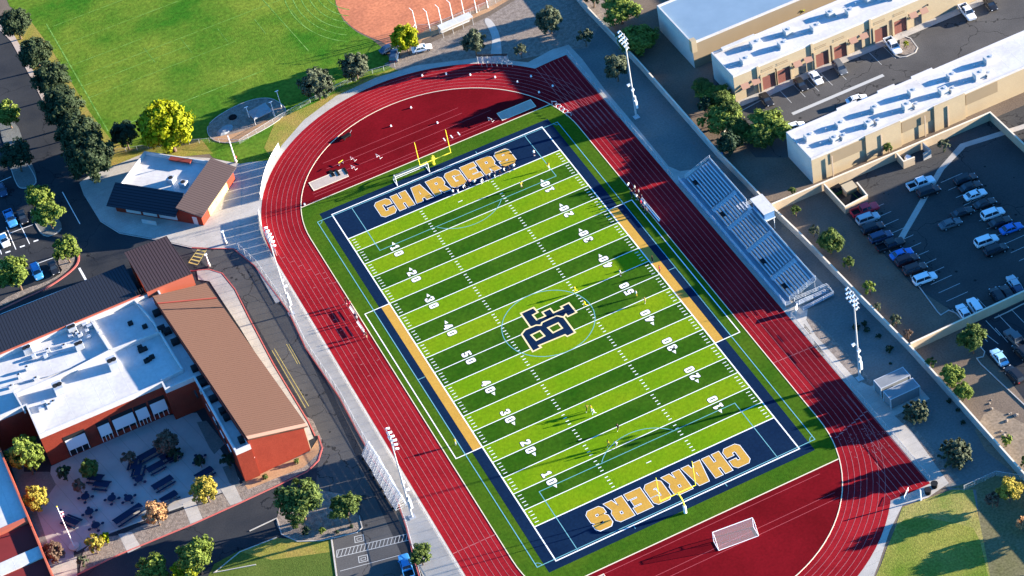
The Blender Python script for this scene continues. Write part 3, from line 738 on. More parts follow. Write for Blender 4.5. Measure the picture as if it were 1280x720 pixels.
# northern warehouse, pale blue roof
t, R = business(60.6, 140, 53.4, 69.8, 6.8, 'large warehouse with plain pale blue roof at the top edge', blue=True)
b = MB(); b.box(60.4, 53.2, 4.2, 61.6, 54.4, 7.3); R(b.build('corner_tower', M['stucco_tan'], t))
# eastern building just outside the frame, it shades the lot
t, R = business(107, 150, -62, -16.0, 10.7, 'tan building beyond the right edge shading the parking lot')
t, R = business(112, 150, 62, 110, 9.0, 'tan building beyond the top right corner')

# dumpster enclosures
def enclosure(pts, label, h=1.9):
    b = MB(); b.path(pts, .2, 0, h); o = b.build('dumpster_enclosure', M['block_wall']); tag(o, label, 'enclosure', 'walled dumpster enclosures')
    MB().path(pts, .28, h, h+.08).build('coping', M['coping'], o)
    return o
enclosure([(68.9,-.4),(68.6,-4.8),(63.3,-5.3),(63.3,3.0)], 'walled dumpster enclosure beside the red pickup')
enclosure([(80.0,2.7),(79.8,-.2),(82.3,-.3)], 'small walled enclosure holding white rubbish near the back wall')
MB().path([(84.3,-.3),(86.0,-.3),(86.0,2.6)], .2, 0, 1.9).build('side_wall', M['wall_grey'], bpy.data.objects['dumpster_enclosure.001'] if 'dumpster_enclosure.001' in bpy.data.objects else None)
def dumpster(x, y, rot, m, label):
    t = thing('dumpster', label, 'dumpster', (x, y, 0), rot, 'dumpsters in the enclosure')
    b = MB(); b.add([(-1,-.75,.15),(1,-.75,.15),(1,.75,.15),(-1,.75,.15),(-1.1,-.95,1.25),(1.1,-.95,1.25),(1.1,.85,1.5),(-1.1,.85,1.5)],
        [(3,2,1,0),(4,5,6,7),(0,1,5,4),(1,2,6,5),(2,3,7,6),(3,0,4,7)]); b.build('bin', m, t, bevel=.03)
    for s_ in (-1, 1):
        b = MB(); b.slab([Vector((s_*.04,-.98,1.3)),Vector((s_*1.08,-.98,1.3)),Vector((s_*1.08,.86,1.56)),Vector((s_*.04,.86,1.56))], .05); b.build('lid', M['rubber'], t)
    for s_ in (-1, 1):
        b = MB(); b.box(s_*1.1-.05, -.3, .7, s_*1.25, .3, .9) if s_ > 0 else b.box(-1.25, -.3, .7, -1.05, .3, .9); b.build('lift_pocket', m, t)
M['dump_green'] = mat('dump_green', (.03,.10,.04), .6); M['dump_yellow'] = mat('dump_yellow', (.55,.60,.03), .6)
dumpster(65.0,.9,.1,M['dump_green'],'dark green dumpster in the back of the walled enclosure')
dumpster(64.9,-3.4,.1,M['dump_green'],'green dumpster at the front of the walled enclosure')
dumpster(66.9,-3.2,.15,M['dump_yellow'],'yellow green dumpster in the walled enclosure')
t = thing('shed', 'small tan shed with slatted front inside the dumpster enclosure', 'shed', (67.0,-.6,0), 0)
b = MB(); b.box(-1.2,-.9,0,1.2,.9,1.9); b.build('wall', M['block_wall'], t)
b = MB(); b.slab([Vector((-1.3,-1.0,1.95)),Vector((1.3,-1.0,1.95)),Vector((1.3,1.0,2.2)),Vector((-1.3,1.0,2.2))], .08); b.build('roof', M['stucco_tan'], t)
b = MB()
for k in range(7): b.box(-1.05+k*.32,-.96,.1,-.9+k*.32,-.905,1.8)
b.build('slat_front', M['stucco_dark'], t)
b = MB(); b.box(-.9,-.5,0,.9,.5,.8); b.box(-.5,-.9,.8,.4,.3,1.3); b.box(.2,-.2,0,1.3,.9,1.0)
o = b.build('rubbish_pile', M['white'], bevel=.12); o.location = (81.3,.9,0); o.rotation_euler = (0,0,.5); tag(o, 'heap of white rubbish bags inside the small walled enclosure', 'rubbish')
# small fence between chute and lawn at the lower right
t = thing('chain_fence', 'low chain link fence line between the dark dirt and the lawn at the lower right', 'fence', (47,-78,0))
def chain(t, pts, h=1.2, sp=2.4, solid=False, m=None, pr=.035, pm=None):
    b = MB()
    for a, c in zip(pts[:-1], pts[1:]):
        a = Vector(a); c = Vector(c); n = max(1, round((c-a).length/sp))
        for k in range(n+1): p = a.lerp(c, k/n); b.tube((p.x,p.y,0),(p.x,p.y,h+.05),pr,seg=5)
        b.tube((a.x,a.y,h),(c.x,c.y,h),pr*.8,seg=5)
    rel(b.build('post_and_rail', pm or M['galv'], t), t)
    b = MB(); b.path(pts, .012, .05, h-.02); rel(b.build('chain_link', m or M['mesh'], t), t)
def meshmat(name, col, dens):
    m = bpy.data.materials.new(name); m.use_nodes = True; nt = m.node_tree; N = nt.nodes; L = nt.links
    tr = N.new('ShaderNodeBsdfTransparent'); ms = N.new('ShaderNodeMixShader'); b = N['Principled BSDF']
    b.inputs['Base Color'].default_value = (*col, 1); b.inputs['Roughness'].default_value = .7
    ms.inputs[0].default_value = dens; L.new(tr.outputs[0], ms.inputs[1]); L.new(b.outputs[0], ms.inputs[2]); L.new(ms.outputs[0], N['Material Output'].inputs['Surface'])
    return m
M['mesh'] = meshmat('mesh', (.35,.36,.37), .22)
M['netting'] = meshmat('netting', (.7,.7,.7), .17)
chain(t, [P2(1205,613), P2(1245,595), wl[-2]], 1.3)
t = thing('track_fence', 'low chain link fence between the right straight and its walkway', 'fence', (39.9,0,0), group='low fences round the track')
chain(t, [(39.95,74.6),(39.95,24.2)], 1.1); chain(t, [(39.95,-24.6),(39.95,-73.5)], 1.1)
t = thing('track_fence', 'low chain link fence between the left straight and its walkway', 'fence', (-40.2,0,0), group='low fences round the track')
chain(t, [(RO+.5)*Vector((math.cos(R_(a)),math.sin(R_(a))))+Vector((0,SY)) for a in range(160,184,4)]+[Vector((-40.1,40)),Vector((-40.1,-60))], 1.1)
# ================================================================== CONCESSION BUILDING (rotated 45 degrees)
M['rib_dark'] = mat('rib_dark', (.115,.075,.075), .6, stripes=(0, .62, .30, .35))  # stripes on the rib_ roofs paint the ribs' shade in low sun
M['rib_shed'] = mat('rib_shed', (.10,.075,.075), .7, stripes=(0, .62, .22, .6))
M['rib_brown'] = mat('rib_brown', (.17,.095,.07), .65, stripes=(R_(90), .60, .16, .72))
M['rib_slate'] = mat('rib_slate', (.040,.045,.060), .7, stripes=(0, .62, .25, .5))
M['lit_mural'] = mat('lit_mural', (.66,.52,.22), .85, (.58,.42,.16), .5, .5)  # yellow sun bounce on the wall is put into this colour
M['brick_dark'] = mat('brick_dark', (.22,.05,.04), .9)
M['shutter'] = mat('shutter', (.52,.50,.48), .7)
cb_ = thing('concession_building', 'small red building with ribbed brown roofs and a white flat roof beside the left bend', 'building', (-48.9,67.5,0), R_(43.4))
# local frame: +x along SE wall (lit, mural), +y towards NW;  corner at SE-SW
LX, LY = 14.9, 21.4
b = MB(); b.box(0,0,0,LX,LY,3.1); cb_w = b.build('wall', M['brick'], cb_)
b = MB(); b.box(3.0,-.05,.05,11.6,.0-.005,2.7); b.build('lit_mural_panel', M['lit_mural'], cb_)
for x in (4.2, 6.4, 8.9):
    b = MB(); b.box(x,-.09,.9,x+1.2,-.055,1.9); b.build('serving_hatch', M['stucco_tan'], cb_)
# shed roof over SE side: eave at y=-.6, ridge y=5
b = MB(); b.slab([Vector((-.7,-.7,3.15)),Vector((LX+.7,-.7,3.15)),Vector((LX+.7,5.2,4.7)),Vector((-.7,5.2,4.7))], .22); o = b.build('metal_roof', M['rib_shed'], cb_)
b = MB(); b.add([(0,.02,3.1),(0,5.2,3.1),(0,5.2,4.5),(0,.02,3.2),(.25,.02,3.1),(.25,5.2,3.1),(.25,5.2,4.5),(.25,.02,3.2)],[(0,1,2,3),(7,6,5,4),(0,4,5,1),(1,5,6,2),(2,6,7,3),(3,7,4,0)]); b.build('gable', M['brick'], cb_)
b = MB(); b.add([(LX-.25,.02,3.1),(LX-.25,5.2,3.1),(LX-.25,5.2,4.5),(LX-.25,.02,3.2),(LX,.02,3.1),(LX,5.2,3.1),(LX,5.2,4.5),(LX,.02,3.2)],[(0,1,2,3),(7,6,5,4),(0,4,5,1),(1,5,6,2),(2,6,7,3),(3,7,4,0)]); b.build('gable', M['brick'], cb_)
# shed roof on the SW side, its shade put in as a darker slate colour
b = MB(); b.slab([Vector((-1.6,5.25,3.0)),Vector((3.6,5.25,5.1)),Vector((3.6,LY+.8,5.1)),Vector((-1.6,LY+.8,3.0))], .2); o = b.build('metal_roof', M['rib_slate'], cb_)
b = MB(); b.box(3.65,5.3,3.1,LX,LY,3.5); b.build('roof', M['roof_white'], cb_)
b = MB(); b.path([(3.7,LY-.12),(LX-.12,LY-.12),(LX-.12,5.3)], .24, 3.4, 4.45); b.build('parapet', M['roof_white'], cb_)
b = MB(); b.box(LX-1.4,9.3,4.1,LX-.26,14.6,4.42); b.build('recess', M['brick_dark'], cb_)
for x, y, w_ in ((7.9,11.0,1.7),(7.2,7.6,1.5)):
    b = MB(); b.box(x-w_/2,y-.8,3.5,x+w_/2,y+.8,4.7); o = b.build('roof_unit', M['galv'], cb_, bevel=.05)
    b = MB(); b.tube((x,y,4.7),(x,y,4.82),.5,seg=12); b.build('fan', M['dark'], o)
for y, w_ in ((15.2,3.6),(11.2,3.4),(6.2,4.4)):
    b = MB(); b.box(-.06,y,.4,-.005,y+w_,2.5); b.build('roll_shutter', M['shutter'], cb_)
b = MB(); b.box(-.06,1.2,.05,-.005,2.3,2.2); b.build('door', M['shutter'], cb_)
b = MB(); b.box(-2.2,10.3,.05,-2.05,13.8,1.15)
o = b.build('counter_panel', M['shutter'], cb_)

sheet('plaza', PL([(100,228),(112,220),(178,193),(262,198),(300,205),(302,230),(300,300),(322,330),(352,376),(345,380),(318,332),(296,312),(240,309),(200,300),(150,291),(126,276),(104,240)]), .10, M['concrete'])
kerbline(PL([(100,229),(105,243),(126,277),(150,292),(200,301),(240,310)]), m=M['curb'])
kerbline(PL([(240,310),(262,311),(292,311),(318,332),(345,368),(361,390),(382,435),(425,498),(447,540),(472,585),(495,622),(508,660),(518,700),(530,740)]), m=M['curb_red'], w=.20)

# ================================================================== MAIN SCHOOL
sc = thing('school_building', 'large brick school with white flat roofs and a long brown ribbed roof', 'building', (-80,20,0))
def RS(o): return rel(o, sc)
H0 = 8.5
foot = [(-130,27.7),(-98.0,27.7),(-97.2,27.7),(-97.2,18.5),(-72.3,18.5),(-72.3,16.4),(-66.4,16.4),(-66.0,-6.5),(-63.0,-6.5),(-64.5,44.4),(-130,44.4)]
b = MB(); b.prism(foot, 0, H0-1.1); RS(b.build('wall', M['brick'], sc))
def inset(poly, d): return offs(poly if area(poly) > 0 else poly[::-1], -d)
b = MB(); b.prism(inset(foot, .35), H0-1.1, H0-1.0); RS(b.build('roof', M['roof_white'], sc))
b = MB(); b.path(inset(foot, .17), .34, H0-1.1, H0+.02, closed=True); RS(b.build('parapet', M['roof_white'], sc))
def para(p, q, h=.9, m='roof_white'):
    b = MB(); b.path([P2(*p, H0), P2(*q, H0)], .32, H0-1.05, H0-1.0+h); RS(b.build('parapet', M[m], sc))
para((113,399),(137,437)); para((137,437),(201,413)); para((137,437),(88,462)); para((88,462),(20,491)); para((190,399),(228,461)); para((201,474),(228,461)); para((168,374),(190,399)); para((15,486),(30,512)); para((249,488),(263,481))
# brown ribbed roof with gable ends
c1, c2, c3, c4 = P(190.6,370,9.8), P(257.5,353.7,6.3), P(384.5,532.5,6.3), P(310,549,9.8)
b = MB(); b.slab([c1, c2, c3, c4], .3); RS(b.build('ribbed_roof', M['rib_brown'], sc))
u = (c3-c2); u.z = 0; u.normalize(); e_ = Vector((-u.y, u.x, 0))
def gab(a_hi, a_lo, off):
    p = a_hi+u*off; q = a_lo+u*off; p = Vector((p.x, p.y, 0)); q = Vector((q.x, q.y, 0)); w_ = (q-p).normalized(); q = q-w_*.9
    vs = []
    for d_ in (0, .3):
        o_ = u*(d_ if off > 0 else -d_)*-1
        vs += [p+o_, q+o_, q+o_+Vector((0,0,6.25)), p+o_+Vector((0,0,9.5))]
    return MB().add(vs, [(0,1,2,3),(7,6,5,4),(0,4,5,1),(1,5,6,2),(2,6,7,3),(3,7,4,0)])
ew = P(310,549,9.8)
gz = MB(); gx0, gx1 = -63.2, -52.5
gz.add([(gx0,-6.2,0),(gx1,-5.7,0),(gx1,-5.7,6.35),(gx0,-6.2,9.45),(gx0,-5.9,0),(gx1,-5.4,0),(gx1,-5.4,6.35),(gx0,-5.9,9.45)], [(0,1,2,3),(7,6,5,4),(0,4,5,1),(1,5,6,2),(2,6,7,3),(3,7,4,0)])
RS(gz.build('gable_wall', M['brick'], sc))
b = MB(); b.path([(-52.5,-5.6),(-55.4,41.5)], .3, 0, 6.1); RS(b.build('east_wall', M['stucco_tan'], sc))
b = MB(); b.path([(-63.1,-5.9),(-66.2,41.6)], .3, 7.3, 9.45); RS(b.build('clerestory_wall', M['brick_dark'], sc))
b = MB(); b.path([(-66.2,41.6),(-55.4,41.5)], .3, 0, 6.0); RS(b.build('north_wall', M['brick'], sc))
b = MB(); b.line(P2(194,377.5,9.5), P2(272,372,9.5), .02, 0)
q1, q2 = c1+u*2.6, c2+u*5.4
b = MB(); b.slab([q1+Vector((0,0,.16)), q2+Vector((0,0,.16)), q2+u*.35+Vector((0,0,.16)), q1+u*.35+Vector((0,0,.16))], .14); RS(b.build('expansion_joint', M['brick_dark'], sc))
b = MB(); b.slab([c4+Vector((0,0,.04)), c3+Vector((0,0,.04)), c3-u*.9+Vector((0,0,.04)), c4-u*.9+Vector((0,0,.04))], .1); RS(b.build('roof_trim', M['shade_awn'], sc))
# window in the gable wall
def wallbox(A, B, px0, py0, px1, py1, name, m, out=.06, dep=.06, cross=None):
    u0, z0 = Pw(px0, py0, A, B); u1, z1 = Pw(px1, py1, A, B)
    a = Vector(A[:2]); d_ = (Vector(B[:2])-a).normalized(); n = Vector((d_.y, -d_.x))
    lo, hi = min(u0, u1), max(u0, u1); zl, zh = sorted((z0, z1))
    p = a+d_*(lo+hi)/2+n*(out+dep/2)
    b = MB(); b.obox(p, d_, hi-lo, dep, max(zl, .05), zh, 0)
    return RS(b.build(name, m, sc))
A_, B_ = (gx0,-6.2), (gx1,-5.7)
wallbox(A_, B_, 307, 577.5, 318, 571, 'window_frame', M['white'], 0, .08)
wallbox(A_, B_, 308.4, 577, 316.6, 572, 'window', M['glass'], .09, .02)
# school south wall openings: recessed dark bands under pale sun screens
A_, B_ = (-97.2,18.5), (-72.3,18.5)
for i, (x0, x1) in enumerate(((-93.2,-89.2),(-86.6,-84.3),(-83.6,-79.4),(-78.9,-76.6),(-75.9,-72.9))):
    top = 4.6 if i != 2 else 4.7
    b = MB(); b.box(x0-.15, 18.5-.05, .3 if i == 0 else 1.2, x1+.15, 18.5-.004, top+.9); RS(b.build('window_recess', M['dark'], sc))
    b = MB(); b.slab([Vector((x0,18.3,top)),Vector((x1,18.3,top)),Vector((x1,17.2,top-1.7)),Vector((x0,17.2,top-1.7))], .08); RS(b.build('sun_screen', M['shutter'], sc))
    b = MB()
    for k in range(4): xx = x0+.1+(x1-x0-.2)*k/3; b.box(xx-.06, 18.37, .3, xx+.06, 18.44, top-1.2)
    RS(b.build('mullion', M['white'], sc))
for k in range(4):
    b = MB(); b.box(-66.3+.0, 9.5-k*4.1, 2.2, -66.22, 11.6-k*4.1, 5.2)
    o = RS(b.build('window', M['glass'], sc)); 
    b = MB(); b.box(-66.42, 9.4-k*4.1, 5.2, -66.24, 11.7-k*4.1, 5.32); RS(b.build('window_frame', M['white'], sc))
# north metal-roofed wing
b = MB(); b.slab([Vector((-130,44.6,8.8)),Vector((-68.2,44.6,8.8)),Vector((-67.9,59.8,5.0)),Vector((-130,59.8,5.0))], .25); RS(b.build('ribbed_roof', M['rib_slate'], sc))
b = MB(); b.slab([Vector((-66.8,44.2,9.2)),Vector((-57.2,44.0,9.2)),Vector((-57.5,62.8,5.2)),Vector((-66.8,63.0,5.2))], .25); RS(b.build('ribbed_roof', M['rib_dark'], sc))
b = MB(); b.box(-130,44.5,0,-68.2,59.0,4.9); b.box(-66.6,44.5,0,-57.6,62.0,4.9); RS(b.build('wall', M['brick'], sc))
b = MB(); b.box(-130,44.3,8.05,-68.1,44.62,8.75); b.box(-66.9,43.9,6.0,-57.2,44.15,9.0); b.box(-68.2,44.1,4.5,-66.8,44.6,8.6); RS(b.build('red_fascia', M['brick_trim'], sc))
b = MB()
for k in range(5): b.box(-68.9+k*.5,44.7,8.6,-68.75+k*.5,46.1,8.9)
RS(b.build('roof_ladder', M['dark'], sc))
# rooftop plant
rnd = random.Random(5)
def ru(px, py, w_, d_, h_, m='galv', fan=True, z=H0-1.0):
    x, y = P2(px, py, z+h_*.5)
    b = MB(); b.box(x-w_/2, y-d_/2, z, x+w_/2, y+d_/2, z+h_); o = RS(b.build('roof_unit', M[m], sc, bevel=.05))
    if fan:
        b = MB(); r = min(w_, d_)*.3
        for s_ in (-1, 1) if w_ > 1.2 else (0,): b.tube((x+s_*w_*.22, y, z+h_), (x+s_*w_*.22, y, z+h_+.1), r, seg=10)
        b.build('fan', M['dark'], o)
for px, py in ((141,454),(73,485)): ru(px, py, 1.9, 2.6, 1.7)
for px, py in ((90,411),(99,432),(34,437)): ru(px, py, 1.7, 1.7, 1.3)
for px, py in ((106,406),(112,408),(109,414),(100,419),(88,420),(80,432),(57,445),(34,460),(45,473),(14,483),(62,507),(52,511),(55,504),(67,503),(116,404),(111,421),(96,416),(60,438),(42,445),(24,470)): ru(px, py, .7+.5*rnd.random(), .7, .5+.5*rnd.random(), fan=rnd.random() < .5)
for px, py in ((163,404),(181,408),(176,438),(181,436),(186,449),(183,451),(190,446),(175,434)): ru(px, py, 1.0, .8, .7, m='blackish' if 0 else 'dark', fan=False)
for px, py in ((196,391),(202,411),(209,414),(219,427),(244,460),(251,474),(254,478),(267,498),(279,513),(284,521),(303,549)): ru(px, py, 1.5, 1.3, 1.0, m='dark_unit' if 0 else 'dark', fan=True)
b = MB()
pp = [P2(x, y, H0-.8) for x, y in ((8,482),(60,470),(92,458),(112,448))]
b.path(pp, .12, H0-.95, H0-.8); b.path([P2(x, y, H0-.8) for x, y in ((30,452),(60,446),(75,440),(100,436))], .12, H0-.95, H0-.8)
RS(b.build('roof_pipe', M['galv'], sc))
for px, py in ((245,492),(272,530)):
    x, y = P2(px, py, H0); b = MB(); b.box(x-.15,y-.9,H0-.5,x+.15,y+.9,H0+.15); RS(b.build('scupper', M['dark'], sc))

# ================================================================== SOUTH-WEST BUILDING (cut by the frame)
sw = thing('school_wing', 'red walled school wing with pale roof sections cut off by the lower left edge', 'building', (-108,0,0))
def RW(o): return rel(o, sw)
M['roof_red'] = mat('roof_red', (.23,.035,.035), .85, (.19,.03,.03), .4, .4)
b = MB(); b.box(-140,-40,0,-104.7,24.5,7.2); RW(b.build('wall', M['brick'], sw))
b = MB(); b.box(-104.98,-40,7.2,-104.66,24.5,8.0); RW(b.build('parapet', M['brick_trim'], sw))
b = MB(); b.box(-140,.2,7.21,-105.0,24.2,7.3); RW(b.build('roof', M['roof_white'], sw))
b = MB(); b.box(-140,-7.4,7.21,-105.0,-1.0,7.24); b.box(-140,-40,7.21,-105.0,-10.9,7.24); RW(b.build('red_roof_band', M['roof_red'], sw))
b = MB(); b.box(-140,-10.6,7.21,-105.0,-7.6,7.5); RW(b.build('roof_strip', M['roof_white'], sw))
b = MB(); b.box(-140,-.9,7.21,-105.0,.15,7.9); RW(b.build('parapet', M['brick_trim'], sw))

# ================================================================== COURTYARD AND ITS PAVEMENTS
M['court'] = mat('court', (.35,.335,.32), .9, (.29,.28,.27), .3, .5, stripes=(R_(12), 3.0, .03, .7))
sheet('courtyard', PL([(64,583),(200,520),(246,516),(300,600),(288,612),(245,628),(195,645),(130,670),(96,690),(60,640),(60,615)]), .05, M['court'])
sheet('courtyard_path', PL([(40,598),(68,602),(78,640),(92,690),(96,720),(100,760),(55,760),(58,720),(46,672),(40,640)]), .052, M['court'])
sheet('planting_bed', PL([(30,590),(62,590),(70,606),(46,640),(60,680),(44,686),(30,640),(8,560),(30,545)]), .055, M['dirt_dark'])
sheet('planting_bed', PL([(246,528),(258,526),(281,555),(268,568),(262,560)]), .057, M['dirt_dark'])
sheet('planting_bed', PL([(278,584),(292,580),(300,604),(300,612),(287,604)]), .057, M['dirt_dark'])
sheet('planting_bed', PL([(52,690),(72,682),(82,690),(80,706),(62,708)]), .057, M['dirt_dark'])
sheet('gravel_bed', PL([(100,712),(104,690),(130,672),(150,669),(194,650),(244,632),(290,612),(310,600),(388,564),(398,558),(399,545),(394,545),(382,520),(391,525),(402,548),(400,572),(384,588),(300,628),(240,655),(150,692),(100,718)]), .06, M['gravel'])
for q in ([(148,668),(165,665),(176,684),(160,692)], [(228,630),(243,624),(254,650),(238,655)], [(276,612),(293,606),(303,627),(288,632)], [(60,700),(96,696),(98,760),(50,760)]):
    sheet('entrance_path', PL(q), .07, M['concrete'])
kerbline(PL([(96,719),(150,693),(240,656),(300,629),(384,590),(398,576),(403,560),(398,545)]), m=M['curb_red'], w=.26)
sheet('east_walk', PL([(246,338),(262,338),(276,342),(292,362),(310,398),(340,455),(384,528),(392,548),(384,552),(374,530),(300,410),(262,352),(248,350)]), .09, M['concrete'])
kerbline(PL([(236,339),(262,337),(278,342),(294,362),(312,398),(342,455),(386,528),(394,545)]), m=M['curb_red'], w=.22)
sheet('gable_bed', PL([(303,602),(386,566),(398,548),(399,566),(380,584),(310,612)]), .065, M['warning'])
kerbline(PL([(106,688),(130,668),(195,645),(244,627),(263,622)]), m=M['curb'])
# ---- lower lawn, island, hatch markings
sheet('lawn', PL([(268,705),(300,688),(345,674),(414,672),(420,720),(430,780),(250,800),(255,730)]), .03, M['grass_dark'])
kerbline(PL([(414,671),(421,722),(428,770)]), w=.25); kerbline(PL([(320,706),(268,716),(300,690),(346,672)]), m=M['curb'])
sheet('planter_island', PL([(345,655),(350,630),(385,610),(430,618),(449,648),(452,660),(444,665),(400,676),(370,676),(352,668)]), .035, M['gravel'])
kerbline(PL([(312,664),(346,648),(352,668),(372,677),(402,676),(446,666),(453,660),(449,645)]), m=M['curb'])
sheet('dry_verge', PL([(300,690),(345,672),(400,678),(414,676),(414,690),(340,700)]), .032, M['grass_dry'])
b = MB(); z = .024
hA, hB, hC, hD = [Vector(P2(*q)) for q in ((421,688),(511,667),(512,675),(421,697))]
b.line(hA, hB, .14, z); b.line(hD, hC, .14, z); b.line(hA, hD, .14, z)
for k in range(19):
    t0 = k/19; a = hD.lerp(hC, t0); c_ = hA.lerp(hB, min(1, t0+.035)); b.line(a, c_, .12, z+.001)
b.line(P2(425,714), P2(500,694), .12, z)
for cx, cy in ((449,674),(454,699)):
    q = PL([(cx-6,cy-3),(cx+5,cy-5.5),(cx+6,cy+2),(cx-5,cy+4.5)]); b.path(q, .14, z+.002, closed=True)
    q = PL([(cx-3,cy-1),(cx+3,cy-2.5),(cx+3,cy+.5),(cx-2.5,cy+2)]); b.path(q, .1, z+.002, closed=True)
b.build('bay_marking', M['faded_line'], kind=S)
b = MB()
for (x0, y0, x1, y1) in ((340,438,382,510),(343,436,386,508),(358,430,372,455),(361,430,375,455)): b.line(P2(x0,y0), P2(x1,y1), .12, .026)
b.build('road_line', M['yellow_line'], kind=S)
b = MB()
ca, cb2, cc, cd = [Vector(P2(*q)) for q in ((236,328),(247,331),(262,306),(252,305))]
b.line(ca, cd, .14, .03); b.line(cb2, cc, .14, .03)
for k in range(7): b.line(ca.lerp(cd, k/6), cb2.lerp(cc, k/6), .3, .031)
b.build('crosswalk', M['yellow_line'], kind=S)
b = MB()
b.line(P2(0,393), P2(104,352), .14, .026); b.line(P2(99,335), P2(109,353), .45, .026)
for (x0, y0, x1, y1) in ((8,284,20,312),(25,280,37,305),(11,292,41,281),(0,312,2,318),(78,240,100,280),(0,227,14,221),(0,230,8,244)): b.line(P2(x0,y0), P2(x1,y1), .16, .026)
for (x, y) in ((10,315),(28,308),(45,301)): b.line(P2(x-3,y+1), P2(x+3,y-1), .4, .026)
b.line(P2(40,332), P2(70,321), .14, .026)
b.build('bay_marking', M['white_paint'], kind=S)
# islands of the west lot
for q, m_ in (([(20,150),(34,190),(47,222),(44,232),(28,237),(20,230),(8,190),(0,165),(0,150)], 'dirt_dark'), ([(38,268),(60,258),(76,276),(78,288),(70,294),(56,297),(48,290)], 'dirt_dark'), ([(0,385),(28,370),(60,356),(84,340),(93,328),(94,318),(76,318),(72,330),(80,340),(60,352),(30,362),(0,376)], 'gravel')):
    sheet('planter_island', smoothpoly(PL(q), 1), .10, M[m_])
kerbline(smoothpoly(PL([(20,180),(34,204),(46,224),(44,232),(27,237),(20,230),(12,205)]), 2, False)); kerbline(smoothpoly(PL([(38,264),(46,284),(56,297),(70,293),(77,286)]), 2, False))
kerbline(smoothpoly(PL([(-20,398),(24,376),(60,360),(86,342),(98,330),(99,318),(94,312)]), 2, False), m=M['curb_red'], w=.4)
# ================================================================== TREES AND SHRUBS
M['bark'] = mat('bark', (.16,.11,.08), .9, (.10,.07,.05), 3, .5)
LEAF = {
 'dark': leafmat('leaf_dark', (.010,.022,.010), (.046,.070,.028)),
 'grey': leafmat('leaf_grey', (.022,.034,.020), (.11,.13,.075)),
 'green': leafmat('leaf_green', (.030,.055,.010), (.12,.165,.035)),
 'lime': leafmat('leaf_lime', (.06,.10,.012), (.19,.24,.04)),
 'yellow': leafmat('leaf_yellow', (.10,.125,.0), (.34,.36,.002)),
 'gold': leafmat('leaf_gold', (.14,.12,.02), (.42,.34,.05)),
 'orange': leafmat('leaf_orange', (.22,.11,.05), (.50,.30,.14)),
 'brown': leafmat('leaf_brown', (.07,.045,.035), (.18,.12,.08)),
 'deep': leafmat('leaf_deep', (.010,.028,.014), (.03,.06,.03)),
}
def crown_mesh(name, R, sq, seed, nclump, nleaf, leaf, lobes=0, spiky=False):
    rd = random.Random(seed); vs = []; fs = []; lr = []
    off = [Vector((0,0,0))]
    if lobes:
        off = [Vector((math.cos(k*2*math.pi/lobes+rd.random())*R*.42, math.sin(k*2*math.pi/lobes+rd.random())*R*.42, rd.uniform(-.12,.2)*R)) for k in range(lobes)]
    for c in range(nclump):
        o = off[c % len(off)]; rr = R*(.62 if lobes else 1)*rd.uniform(.86, 1.08)
        z = rd.uniform(-.75, 1); a = rd.uniform(0, 2*math.pi); s = math.sqrt(max(0, 1-z*z))
        k = rd.uniform(.55, .95) if rd.random() < .8 else rd.uniform(.1, .55)
        n = Vector((s*math.cos(a), s*math.sin(a), z)); lump = 1+.16*noise.noise(n*2.1+Vector((seed*3.1, 0, 0)))
        cc = o+Vector((n.x, n.y, n.z*sq))*rr*k*lump
        cr_ = R*rd.uniform(.15, .27); tone = rd.random()*.5
        for l in range(nleaf):
            q = Vector((rd.gauss(0, 1), rd.gauss(0, 1), rd.gauss(0, 1))); q = q.normalized()*cr_*rd.uniform(.35, 1)
            if spiky: q = q.lerp(n*cr_*rd.uniform(.2,1.9), .55)
            p = cc+q
            nn = (q.normalized()*.6+n*.5+Vector((rd.gauss(0,.45), rd.gauss(0,.45), rd.gauss(0,.45)+.25))).normalized()
            t = nn.orthogonal().normalized(); t = (Matrix.Rotation(rd.uniform(0, 6.28), 3, nn) @ t); b_ = nn.cross(t)
            w_ = leaf*rd.uniform(.55, 1.15); h_ = leaf*rd.uniform(.7, 1.5)
            i = len(vs); vs += [p-t*w_*.5-b_*h_*.1, p-b_*h_*.5, p+t*w_*.5-b_*h_*.1, p+b_*h_*.55]
            fs.append((i, i+1, i+2, i+3)); lr.append(min(1, max(0, tone+rd.random()*.5)))
    me = bpy.data.meshes.new(name); me.from_pydata(vs, [], fs)
    at = me.attributes.new('leafrand', 'FLOAT', 'FACE'); at.data.foreach_set('value', lr)
    return me
CM = {
 'big': [crown_mesh('crown', 3.6, .86, s, 170, 62, .40) for s in (1, 2, 3)],
 'mid': [crown_mesh('crown', 2.4, .90, s, 110, 58, .33) for s in (4, 5, 6)],
 'loose': [crown_mesh('crown', 2.8, .80, s, 100, 54, .34, lobes=4) for s in (7, 8, 9)],
 'small': [crown_mesh('crown', 1.2, .85, s, 30, 34, .26) for s in (10, 11)],
 'spiky': [crown_mesh('crown', 2.4, .85, s, 150, 44, .36, spiky=True) for s in (12, 13)],
}
MESHR = {'big': 3.6, 'mid': 2.4, 'loose': 2.8, 'small': 1.2, 'spiky': 2.4}
TCACHE = {}
def crown_with(kind, v, leaf):
    k = (kind, v, leaf)
    if k not in TCACHE:
        me = CM[kind][v].copy(); me.materials.append(LEAF[leaf]); TCACHE[k] = me
    return TCACHE[k]
